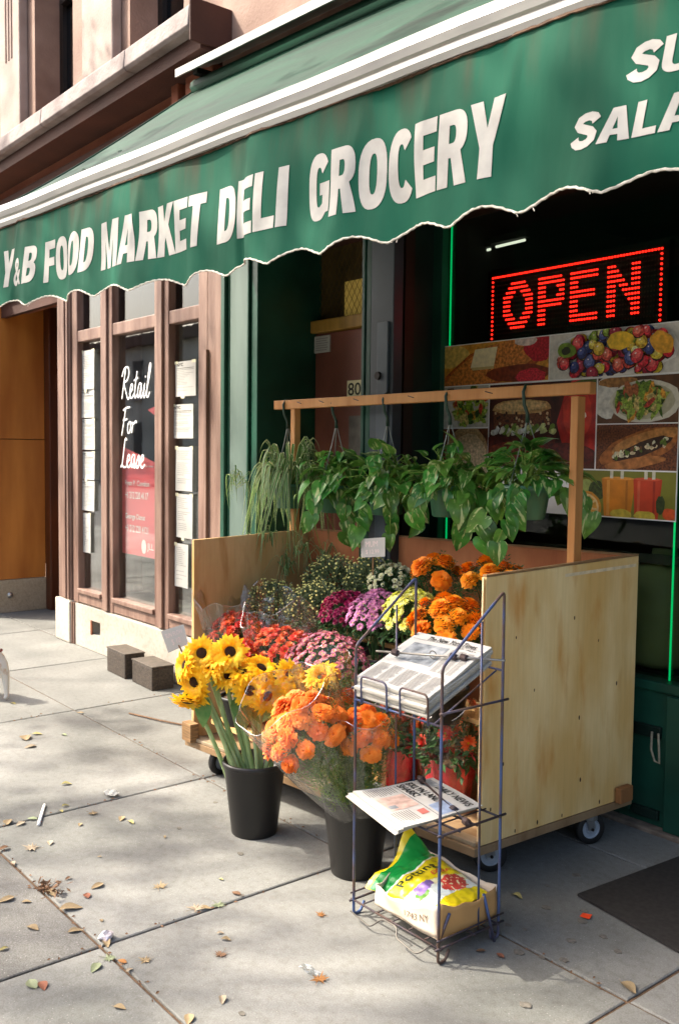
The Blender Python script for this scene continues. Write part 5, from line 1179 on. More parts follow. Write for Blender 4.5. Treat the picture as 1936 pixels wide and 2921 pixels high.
foilpot(-2.50, 2.59, 'red foil wrapped mum with fiery daisies under the newspaper tray', 3, .575, D_coral)
foilpot(-2.77, 2.56, 'red foil wrapped mum behind the orange marigold bouquets', 4, .52, D_rust)

# ------------------------------------------------------------------ buckets
M_buck = mat('black_plastic', '#23211f', .42, .2, 6, stretch=(1, 1, .3), bump=.05, bscale=40)
def bucket(x, y, label):
    t = thing('flower_bucket', label, 'bucket', (x, y, 0), 'black flower buckets'); b = MB()
    b.lathe([(.0001, .004), (.083, .004), (.087, .0), (.09, .006), (.121, .277), (.124, .280), (.1255, .286), (.122, .292), (.118, .290), (.086, .012), (.0001, .01)], (x, y, 0), 44); b.build('body', M_buck, t, smooth=True)
    b = MB(); b.lathe([(.1235, .270), (.127, .274), (.1285, .284), (.126, .2925), (.120, .2925)], (x, y, 0), 44); b.build('rim', M_buck, t, smooth=True)
    b = MB(); b.poly([(x+.105*math.cos(k*PI/12), y+.105*math.sin(k*PI/12), .17) for k in range(24)]); b.build('water', glassmat('bucket_water', (.5, .55, .45), .02, 1, .03), t)
bucket(-3.045, 2.06, 'black plastic bucket holding the sunflowers'); bucket(-2.53, 2.15, 'black plastic bucket of orange bouquets behind the rack')

# ------------------------------------------------------------------ sunflowers in the first bucket
def leafmesh(L, W, fold=.15, curl=.3, name='leaf', m=None, n=6, heart=0.0):
    b = MB(); rows = []
    for i in range(n+1):
        s_ = i/n; w = W*.5*math.sin(PI*s_**(.62 if heart else .8))**.85; x = L*s_-(0); z = -curl*L*s_*s_
        if i == n: w = 0.0005
        back = heart*L*(1 if i == 0 else 0)
        rows += [(x-back*0, -w if i else -W*.10, z+fold*w), (x, 0, z), (x, w if i else W*.10, z+fold*w)]
    fs = []
    for i in range(n):
        a = 3*i; fs += [(a, a+3, a+4, a+1), (a+1, a+4, a+5, a+2)]
    b.add(rows, fs); return b.mesh(name, m, smooth=True)
M_sfl = mat('sunflower_leaf', '#4c7a3a', .5, .25, 20, rnd=.1, transl=.3, col2='#7a9c58')
SLF = [leafmesh(.11, .065, .25, .5, 'sunflower_leaf', M_sfl), leafmesh(.09, .05, .3, .8, 'sunflower_leaf', M_sfl)]
SF = [((-3.062, 1.954, .726), (.15, .35, .65), 'topmost sunflower of the bucket, turned up to the light'), ((-3.129, 1.871, .722), (-.1, .2, .9), 'sunflower at the top left, half hidden behind two others'),
      ((-3.167, 1.825, .672), (-.75, .25, .45), 'leftmost big sunflower, under the white price card'), ((-3.120, 1.835, .618), (-.35, -.05, .85), 'large sunflower on the left, facing the street with dark centre'),
      ((-3.10, 1.901, .668), (-.05, .7, .6), 'small sunflower in the middle, tipped upwards'), ((-2.985, 1.995, .588), (.12, .0, 1), 'front sunflower in the middle showing its full dark centre'),
      ((-2.952, 2.05, .565), (.55, -.15, .75), 'right front sunflower, next to the orange bouquet'), ((-3.065, 1.955, .634), (-.3, .55, .6), 'sunflower in the middle of the bunch with its petals closed over'),
      ((-2.989, 2.047, .662), (.4, .7, .35), 'sunflower behind the front ones, petals pointing right'), ((-2.915, 2.131, .632), (.35, .5, .6), 'single sunflower farthest right, above the cellophane'),
      ((-3.154, 1.823, .545), (-.1, -.75, .5), 'lowest sunflower on the left, hanging face down'), ((-2.905, 2.14, .59), (.5, .1, .8), 'golden sunflower half inside the clear wrapping'),
      ((-3.09, 1.93, .70), (-.2, .75, .5), 'sunflower between the two top ones, petals up'), ((-3.03, 1.985, .65), (.15, .8, .4), 'sunflower just above the full front one, tipped back'), ((-3.14, 1.86, .585), (-.6, -.2, .6), 'sunflower tucked under the large left one')]
rs = random.Random(11)
for i, (p, f, lb) in enumerate(SF):
    nrm = (RGT*f[0]+UP*f[1]+TOC*f[2]).normalized(); p = Vector(p); t = thing('sunflower', lb, 'sunflower', (p.x, p.y, p.z), 'sunflowers in the bucket')
    a = rs.uniform(0, 6.3); base = Vector((-3.045+.05*math.cos(a), 2.06+.05*math.sin(a), .03)); mid = Vector((-3.045, 2.06, .34)).lerp(Vector((p.x, p.y, .34)), .45)+Vector((rs.uniform(-.02, .02), rs.uniform(-.02, .02), 0))
    pts = []; e = p-nrm*.012; q = p-nrm*.07-UP*.05
    for k in range(9):
        s_ = k/8; pts.append(base*(1-s_)**3+mid*3*s_*(1-s_)**2+q*3*s_*s_*(1-s_)+e*s_**3)
    b = MB(); b.tube(pts, [.0095, .0095, .0095, .009, .009, .0085, .008, .007, .006], 8); b.build('stem', M_stem, t, smooth=True)
    place(SFM[i % 4], 'petals', t, frame(p, nrm, rs.uniform(0, 6), rs.uniform(1.08, 1.25))); place(SFD, 'disc', t, frame(p+nrm*.004, nrm, 0, rs.uniform(1.1, 1.3)))
    for k in range(1 if i % 2 else 0):
        o = pts[6+k]; d = (RGT*rs.uniform(-1, 1)+TOC*rs.uniform(.1, .8)-UP*rs.uniform(.2, .9)).normalized(); place(SLF[k], 'leaf', t, aim(o, d, UP+TOC*.6))
# ------------------------------------------------------------------ marigold bouquets in the second bucket
def bouquet(label, a, ra, c, rc, heads, n, sd, hoff=.0, spread=.85, size=1.0, extra=None):
    rs = random.Random(sd); a = Vector(a); c = Vector(c); ax = (c-a).normalized(); t = thing('marigold_bouquet', label, 'bouquet', tuple(a), 'bouquets in clear sleeves'); L = (c-a).length
    e1 = ax.cross(UP).normalized(); e2 = ax.cross(e1); hc = a+ax*L*.78
    b = MB(); pts = []
    for k in range(430):
        v = rs.uniform(.06, .80); q = math.sqrt(rs.random())*.92; an = rs.uniform(0, 6.3); r_ = ra+(rc-ra)*v**.8; pts.append((a+ax*L*v+(e1*math.cos(an)+e2*math.sin(an))*r_*q, ax))
    feathery(b, pts, .05, rs)
    for k in range(14):
        an = rs.uniform(0, 6.3); q = rs.random(); d = e1*math.cos(an)+e2*math.sin(an); b.tube([a-ax*.12+d*.012, a+ax*L*.3+d*rc*q*.3, a+ax*L*.72+d*rc*q*.8], .0022, 4, cap=False)
    o = b.build('foliage', mat('bouquet_leaf', '#4a6e30', .5, .35, 40, transl=.3, col2='#7d9648'), t); o['kind'] = 'stuff'
    g = PI*(3-math.sqrt(5))
    for k in range(n):
        q = math.sqrt((k+.5)/n); an = k*g+sd; d = (e1*math.cos(an)+e2*math.sin(an)); p = a+ax*L*(.90-.28*q*q+hoff)+d*rc*spread*q*(1-.22*q*q)+Vector((rs.uniform(-.008, .008), rs.uniform(-.008, .008), rs.uniform(-.008, .008)))
        place(rs.choice(heads), 'flower', t, frame(p, ax*(1.1-.5*q)+d*q*.7+TOC*.35+Vector((rs.uniform(-.35, .35), rs.uniform(-.35, .35), rs.uniform(-.35, .35))), rs.uniform(0, 6), 1, [size*rs.uniform(.85, 1.25) for _ in range(3)]))
    sleeve(t, a-ax*.02, ra, c, rc*1.06, sd, .006, notch=.02)
    return t
bouquet('big bouquet of orange marigolds leaning left out of the bucket', (-2.47, 2.06, .27), .05, (-2.515, 1.82, .70), .168, MAR2, 25, 1, .0, .95, 1.08)
bouquet('upright bouquet of orange marigolds behind the rack post', (-2.445, 2.11, .27), .045, (-2.385, 2.06, .65), .12, MAR2, 15, 2, .0, .95, 1.05)
bouquet('bouquet of mixed orange and yellow heads behind the big one', (-2.55, 2.16, .27), .045, (-2.64, 2.06, .76), .10, MAR2[:1]+D_yel+SFM[:2], 9, 3, .0, .8)

# ------------------------------------------------------------------ hanging baskets
M_hook = mat('green_hook', '#1e3a2c', .4, .2, 10); M_potgl = mat('hanging_pot', '#2f5a43', .4, .3, 6, stretch=(3, 3, 1), col2='#4a7a5e', coat=.2)
def variegated(name, c1, c2, th):
    m = mat(name, c1, .36, .3, 30, rnd=.3, hue=.025, transl=.3, coat=.12, spec=.5); nt = m.node_tree; n = nt.nodes; l = nt.links
    b = n['Principled BSDF']; src = b.inputs['Base Color'].links[0].from_socket
    tc = n.new('ShaderNodeTexCoord'); oi = n.new('ShaderNodeObjectInfo'); mp = n.new('ShaderNodeMapping'); mp.inputs['Scale'].default_value = (16, 70, 10); l.new(tc.outputs['Object'], mp.inputs[0])
    ad = n.new('ShaderNodeVectorMath'); l.new(mp.outputs[0], ad.inputs[0]); mu = n.new('ShaderNodeMath'); mu.operation = 'MULTIPLY'; mu.inputs[1].default_value = 50; l.new(oi.outputs['Random'], mu.inputs[0]); l.new(mu.outputs[0], ad.inputs[1])
    z = n.new('ShaderNodeTexNoise'); z.inputs['Scale'].default_value = 1.0; z.inputs['Detail'].default_value = 3; l.new(ad.outputs[0], z.inputs[0])
    rp = n.new('ShaderNodeValToRGB'); l.new(z.outputs['Fac'], rp.inputs[0]); e = rp.color_ramp.elements; e[0].position = th; e[1].position = th+.05; e[0].color = (0, 0, 0, 1); e[1].color = (1, 1, 1, 1)
    mx = n.new('ShaderNodeMixRGB'); l.new(rp.outputs[0], mx.inputs[0]); l.new(src, mx.inputs[1]); mx.inputs[2].default_value = lin(c2)+(1,); l.new(mx.outputs[0], b.inputs['Base Color'])
    return m
M_poth = variegated('pothos_leaf', '#528a36', '#cbd690', .585)
def heartleaf(L, W, fold, curl, sd):
    b = MB(); prof = [(-.10, .22), (-.06, .42), (.08, .52), (.25, .53), (.45, .46), (.65, .33), (.84, .15), (1.0, .0)]
    rows = [(.0, 0, 0)]; vs = []
    for s_, w in prof:
        z = -curl*L*max(0, s_)**2; cx = max(0, s_) if s_ < 0 else s_
        vs += [(L*s_, -W*w, z+fold*W*w*1.0), (L*max(0.0, s_), 0, -curl*L*max(0, s_)**2), (L*s_, W*w, z+fold*W*w)]
    fs = []
    for i in range(len(prof)-1):
        a = 3*i; fs += [(a, a+3, a+4, a+1), (a+1, a+4, a+5, a+2)]
    b.add(vs, fs); return b.mesh('pothos_leaf', M_poth, smooth=True)
PLF = [heartleaf(.09, .075, .35, .25, 0), heartleaf(.075, .06, .55, .5, 1), heartleaf(.105, .08, .25, .4, 2), heartleaf(.06, .048, .5, .3, 3)]
M_vine = mat('vine_stem', '#7d9a45', .5, .2, 20)
def hanger(t, x, y, zr, rp_, zp):
    b = MB(); hx = [(x, y+.026, zr-.015), (x, y+.03, zr+.012), (x, y+.012, zr+.030), (x, y-.015, zr+.026), (x, y-.03, zr+.0), (x, y-.022, zr-.05), (x, y-.002, zr-.085), (x, y, zr-.12)]
    b.tube(hx, [.004, .005, .0055, .006, .0065, .007, .007, .009], 8); b.build('hook', M_hook, t, smooth=True)
    for k in range(3):
        a = k*2.094+.5; b = MB(); b.tube([(x, y, zr-.10), (x+.3*rp_*math.cos(a), y+.3*rp_*math.sin(a), (zr+zp)/2-.0), (x+rp_*math.cos(a), y+rp_*math.sin(a), zp)], .0022, 5); b.build('wire_hanger', mat('grey_hanger', '#6d756c', .4, .2, 10), t)
def pothos(x, y, zr, zp, sd, label, vines, n=105, rp_=.092, lo=-18):
    rs = random.Random(sd); t = thing('hanging_pothos', label, 'hanging plant', (x, y, zp-.13), 'hanging pothos baskets'); hanger(t, x, y, zr, rp_*.95, zp)
    b = MB(); b.lathe([(rp_*.70, -.13), (rp_*.76, -.125), (rp_*.93, -.02), (rp_*1.03, -.018), (rp_*1.05, .004), (rp_*.98, .004), (rp_*.95, -.02)], (x, y, zp), 26); b.poly([(x+rp_*.7*math.cos(-k*PI/12), y+rp_*.7*math.sin(-k*PI/12), zp-.13) for k in range(24)]); b.poly([(x+rp_*.93*math.cos(k*PI/12), y+rp_*.93*math.sin(k*PI/12), zp-.025) for k in range(24)], 1); b.build('pot', [M_potgl, M_joint], t, smooth=True)
    c = Vector((x, y, zp-.01)); vb = MB()
    for k in range(n):
        a = rs.uniform(0, 6.283); q = rs.random(); el = R(rs.uniform(lo, 88)); d = Vector((math.cos(a)*math.cos(el), math.sin(a)*math.cos(el), math.sin(el))); rad = rs.uniform(.08, .22); p = c+Vector((d.x*rad*1.15, d.y*rad*.8, d.z*rad*.85))
        xd = (Vector((d.x, d.y, 0))*1.0+UP*(-.75+1.0*math.sin(el))+Vector((rs.uniform(-.5, .5), rs.uniform(-.5, .5), rs.uniform(-.5, .5)))).normalized()
        place(rs.choice(PLF), 'leaf', t, aim(p, xd, d+UP*.8, [rs.choice((.55, .7, .85, 1, 1.1))*rs.uniform(.9, 1.1)]*3)); vb.tube([c+Vector((d.x*.03, d.y*.03, -.01)), c.lerp(p, .6)+UP*.03, p], .0016, 4, cap=False)
    for (a, out, dz, side) in vines:
        d = RGT*math.cos(a)+TOC*math.sin(a); p0 = c+d*rp_; pts = []
        for k in range(9):
            s_ = k/8; pts.append(p0+d*out*math.sin(s_*PI*.6)+UP*(.03*math.sin(s_*PI)-dz*s_**1.4)+RGT*side*s_*s_)
        vb.tube(pts, .0022, 5)
        for k in range(1, 9, 1):
            if rs.random() < .12: continue
            xd = (RGT*rs.uniform(-1, 1)+TOC*rs.uniform(-.2, .6)-UP*rs.uniform(.5, 1.2)).normalized(); place(rs.choice(PLF), 'leaf', t, aim(pts[k], xd, TOC+UP*.4+RGT*rs.uniform(-.4, .4)))
    vb.build('vines', M_vine, t)
pothos(-3.60, 2.90, 1.735, 1.335, 1, 'hanging pothos next to the spider plant on the rail', [(1.2, .07, .20, -.02), (2.2, .06, .16, -.03), (.6, .05, .12, .02)])
pothos(-3.235, 2.905, 1.74, 1.345, 2, 'hanging pothos in the middle of the rail above the price card', [(1.5, .06, .2, 0), (.8, .07, .15, .03), (2.4, .06, .22, -.03)])
pothos(-2.845, 2.91, 1.74, 1.36, 3, 'hanging pothos second from the right end of the rail', [(1.4, .06, .16, .02), (2.5, .07, .13, -.04)])
pothos(-2.43, 2.915, 1.742, 1.375, 4, 'rightmost hanging pothos with one bare vine trailing to the post', [(1.9, .08, .20, -.08), (.25, .09, .12, .08), (2.5, .08, .18, -.05)], 95, .10, 8)
# spider plant at the left end
M_spi = mat('spider_leaf', '#54803c', .4, .2, 20, rnd=.2, transl=.3); M_spe = mat('spider_edge', '#b3bd8a', .45, .1, 20, transl=.3)
def strap(L, rise, drop, W):
    b = MB(); n = 9; vs = []
    for i in range(n+1):
        s_ = i/n; x = L*(1-math.exp(-2.2*s_)); z = rise*math.sin(min(1, s_*2.2)*PI*.5)-drop*max(0, s_-.25)**1.5; w = W*(1-s_**2.2)+.0006
        vs += [(x, -w, z+w*.5), (x, -w*.62, z), (x, w*.62, z), (x, w, z+w*.5)]
    for i in range(n):
        a = 4*i; b.add([], []);
        b.f += [(a, a+4, a+5, a+1), (a+1, a+5, a+6, a+2), (a+2, a+6, a+7, a+3)]; b.m += [1, 0, 1]
    b.v = vs; return b.mesh('spider_leaf', [M_spi, M_spe], smooth=True)
SPM = [strap(.19, .13, .42, .0078), strap(.24, .15, .60, .0082), strap(.15, .19, .30, .0075), strap(.22, .10, .66, .0078), strap(.12, .23, .10, .007)]
sx, sy, sz = -3.93, 2.86, 1.33
sp = thing('hanging_spider_plant', 'hanging spider plant with striped arching leaves at the left end of the rail', 'hanging plant', (sx, sy, sz-.13)); hanger(sp, -3.97, 2.878, 1.737, .08, sz)
b = MB(); b.lathe([(.06, -.12), (.08, -.01), (.09, -.01), (.09, .005), (.08, .005)], (sx, sy, sz), 22); b.poly([(sx+.078*math.cos(k*PI/10), sy+.078*math.sin(k*PI/10), sz-.012) for k in range(20)], 1); b.build('pot', [M_potgl, M_joint], sp, smooth=True)
rs = random.Random(6)
for k in range(190):
    a = rs.uniform(0, 6.283); place(rs.choice(SPM), 'leaf', sp, Matrix.Translation((sx+.03*math.cos(a), sy+.03*math.sin(a), sz-.01)) @ Matrix.Rotation(a, 4, 'Z') @ Matrix.Rotation(rs.uniform(-.25, .25), 4, 'X') @ Matrix.Scale(rs.uniform(.75, 1.15), 4))
for (dx, dz, dt) in ((-.08, -.30, .14), (.04, -.33, .16), (-.14, -.36, .10), (.14, -.36, .12), (.0, -.42, .15), (-.2, .0, .05), (.24, -.38, .12)):        # runners with plantlets
    o = Vector((sx, sy, sz)); e = o+RGT*dx*1.3+UP*dz+TOC*dt; b = MB(); pts = [o.lerp(e, i/8)+UP*(.13*math.sin(PI*(i/8)**.6)) for i in range(9)]; b.tube(pts, .0016, 4); b.build('runner', M_vine, sp)
    for k in range(18):
        a = rs.uniform(0, 6.283); place(rs.choice(SPM), 'leaf', sp, Matrix.Translation(e+Vector((rs.uniform(-.03, .03), rs.uniform(-.03, .03), rs.uniform(-.03, .03)))) @ Matrix.Rotation(a, 4, 'Z') @ Matrix.Rotation(rs.uniform(-.5, .5), 4, 'Y') @ Matrix.Scale(rs.uniform(.3, .5), 4))
b = MB(); b.box(-.008, .008, -.001, .001, -.012, .012); o = b.build('plant_tag', mat('tag_orange', '#d8431c', .5, .05, 5), sp); o.matrix_basis = Matrix.Translation(Vector((-3.83, 2.78, 1.30))-org(sp))

# ------------------------------------------------------------------ price cards on sticks
def card(label, q, stick, sd, lines):
    q = [Vector(p) for p in q]; t = thing('price_card', label, 'price card', tuple(stick[1]), 'handwritten price cards')
    b = MB(); P = lambda u, v, o=0: q[0].lerp(q[1], u).lerp(q[3].lerp(q[2], u), v)+TOC*(o+.004*math.sin(u*3+sd)); b.grid(lambda u, v: P(u, v), 8, 6); b.build('card', M_paper, t, smooth=True)
    b = MB()
    for tx, u, v, w, h in lines:
        vs, fs = text2d(tx, 0, w, h); b.add([P(u+x, v+y, .0015) for x, y in vs], fs)
    b.build('writing', mat('faded_red_ink', '#e3cfc8', .7, .1, 10), t)
    b = MB(); b.tube([Vector(stick[0])-TOC*.004, Vector(stick[1])], .0035, 6); b.build('stick', M_edge, t)
card('white price card on a stick in the middle of the mums', [(-3.226, 2.75, 1.029), (-3.066, 2.75, 1.047), (-3.068, 2.75, 1.131), (-3.232, 2.75, 1.112)], [(-3.148, 2.752, 1.06), (-3.15, 2.76, .70)], 1, [('MUM', .2, .55, .5, .3), ('$ 12.99', .2, .15, .55, .25)])
card('white price card tilted above the sunflowers on the left', [(-3.30, 1.82, .70), (-3.25, 1.88, .735), (-3.27, 1.87, .812), (-3.325, 1.80, .785)], [(-3.275, 1.85, .73), (-3.10, 2.03, .30)], 2, [('SUN FLOW', .12, .62, .76, .2), ('$ 10', .3, .2, .4, .3)])

# ------------------------------------------------------------------ small dog at the left edge
def dog():
    V = {'pel': (-5.86, 1.86, .29), 'mid': (-5.72, 1.91, .285), 'che': (-5.575, 1.965, .285), 'nek': (-5.60, 1.955, .37), 'hed': (-5.635, 1.915, .435), 'muz': (-5.60, 1.86, .42), 'nos': (-5.585, 1.825, .41),
         'fs1': (-5.545, 2.005, .22), 'fe1': (-5.535, 2.01, .13), 'ff1': (-5.53, 2.012, .03), 'ft1': (-5.515, 1.99, .014), 'fs2': (-5.57, 1.91, .22), 'fe2': (-5.60, 1.90, .13), 'ff2': (-5.60, 1.895, .03), 'ft2': (-5.585, 1.87, .014),
         'hs1': (-5.86, 1.92, .24), 'hk1': (-5.82, 1.94, .17), 'hh1': (-5.90, 1.925, .10), 'hf1': (-5.89, 1.93, .025), 'ht1': (-5.865, 1.92, .014), 'hs2': (-5.88, 1.80, .24), 'hk2': (-5.84, 1.79, .17), 'hh2': (-5.92, 1.785, .10), 'hf2': (-5.91, 1.785, .025), 'ht2': (-5.885, 1.775, .014),
         'ta1': (-5.93, 1.83, .33), 'ta2': (-5.98, 1.81, .40), 'ta3': (-5.97, 1.81, .46)}
    rad = {'pel': .075, 'mid': .078, 'che': .085, 'nek': .055, 'hed': .058, 'muz': .034, 'nos': .02, 'ta1': .022, 'ta2': .018, 'ta3': .012}
    for s_ in '12': rad.update({'fs'+s_: .042, 'fe'+s_: .026, 'ff'+s_: .019, 'ft'+s_: .018, 'hs'+s_: .055, 'hk'+s_: .038, 'hh'+s_: .02, 'hf'+s_: .018, 'ht'+s_: .018})
    E = [('pel', 'mid'), ('mid', 'che'), ('che', 'nek'), ('nek', 'hed'), ('hed', 'muz'), ('muz', 'nos'), ('pel', 'ta1'), ('ta1', 'ta2'), ('ta2', 'ta3')]
    for s_ in '12': E += [('che', 'fs'+s_), ('fs'+s_, 'fe'+s_), ('fe'+s_, 'ff'+s_), ('ff'+s_, 'ft'+s_), ('pel', 'hs'+s_), ('hs'+s_, 'hk'+s_), ('hk'+s_, 'hh'+s_), ('hh'+s_, 'hf'+s_), ('hf'+s_, 'ht'+s_)]
    ks = list(V); o0 = Vector((-5.7, 1.92, 0)); me = bpy.data.meshes.new('dog_body'); me.from_pydata([tuple(Vector(V[k])-o0) for k in ks], [(ks.index(a), ks.index(c)) for a, c in E], [])
    t = thing('dog', 'small white and tan dog walking in at the left edge of the sidewalk', 'dog', tuple(o0))
    ob = bpy.data.objects.new('body', me); COL.objects.link(ob); ob.parent = t
    sk = ob.modifiers.new('skin', 'SKIN'); sk.use_smooth_shade = True; sv = me.skin_vertices[0].data
    for i, k in enumerate(ks): sv[i].radius = (rad[k], rad[k]); sv[i].use_root = (k == 'pel')
    su = ob.modifiers.new('sub', 'SUBSURF'); su.levels = 2; su.render_levels = 2
    me.materials.append(mat('dog_fur', '#d9d4c8', .85, .1, 9, col2='#c0a078', lo=.54, hi=.62, bump=.7, bscale=130))
    ear = mat('dog_ear', '#a8783f', .85, .2, 30)
    for s_ in (-1, 1):
        b = MB(); c = Vector((-5.64, 1.92, .475)); sd_ = Vector((.9, .4, 0))*s_
        b.add([c+sd_*.02, c+sd_*.055+Vector((0, 0, .01)), c+sd_*.062+Vector((.0, -.02, -.05)), c+sd_*.04+Vector((0, -.015, -.03)), c+sd_*.045+Vector((0, .015, -.01))], [(0, 1, 2, 3), (0, 4, 2, 1)]); b.build('ear', ear, t)
        b = MB(); b.lathe([(.0001, .007), (.006, .003), (.0001, -.006)], Vector((-5.605, 1.885, .452))+sd_*.026, 8); b.build('eye', M_black, t, smooth=True)
    b = MB(); b.lathe([(.0001, .01), (.011, .003), (.0001, -.008)], (-5.58, 1.808, .415), 8); b.build('nose', M_black, t, smooth=True)
    b = MB(); b.lathe([(.056, -.008), (.059, 0), (.056, .008)], (-5.605, 1.952, .375), 18, axis=(-.15, -.25, 1)); b.build('collar', mat('collar_red', '#7a2a22', .6, .1, 10), t)
    t.scale = (.76, .76, .76); t.location.x += .0
dog()

# ------------------------------------------------------------------ fallen leaves and litter
LM = {'tan': mat('leaf_tan', '#857355', .8, .3, 60, rnd=.15), 'brown': mat('leaf_brown', '#6d5038', .8, .3, 60, rnd=.15), 'orange': mat('leaf_orange', '#8e6030', .8, .3, 60, rnd=.1), 'green': mat('leaf_green', '#757d5e', .7, .3, 60, rnd=.1), 'pale': mat('leaf_pale', '#978872', .8, .2, 60, rnd=.1), 'yellow': mat('leaf_yellow', '#8e8450', .7, .3, 60, rnd=.1), 'rust': mat('leaf_rust', '#7c4c36', .8, .3, 60, rnd=.1)}
def star_leaf(m, sd):
    r = random.Random(sd); b = MB(); n = 22; k = 0; vs = [(0, 0, .004)]
    for i in range(n):
        a = 2*PI*i/n; lob = [1.0, .42, .72, .38, .85, .40, .72, .38, .9, .42, .55, .12, .55, .42, .9, .38, .72, .4, .85, .38, .72, .42][i]*(1+r.uniform(-.12, .12)); vs.append((lob*.5*math.cos(a), lob*.5*math.sin(a), .08*lob*r.uniform(-.2, 1.4)))
    b.add(vs, [(0, i+1, (i+1) % n+1) for i in range(n)]); b.tube([(-.05, 0, .01), (-.3, .03, .02), (-.55, .0, .06)], .012, 4); return b.mesh('star_leaf', m)
def oval_leaf(m, sd):
    r = random.Random(sd); b = MB(); n = 7; cu = r.uniform(.2, .9); tw = r.uniform(-.6, .6)
    def S(u, v):
        w = .30*math.sin(PI*(.04+.92*u)**.8)*(v-.5)*2; a = w*cu*4; return Vector((u-.5, w*math.cos(a*.6)+.06*math.sin(u*4), .02+abs(w)*cu*.9+.06*math.sin(u*5+tw)*cu+.1*tw*w))
    b.grid(S, n, 5); b.tube([(-.5, 0, .03), (-.68, .05, .05)], .012, 4); return b.mesh('oval_leaf', m, smooth=True)
LMESH = {}
for k, m in LM.items(): LMESH[k] = ([star_leaf(m, 1), star_leaf(m, 2)], [oval_leaf(m, 3), oval_leaf(m, 4), oval_leaf(m, 5)])
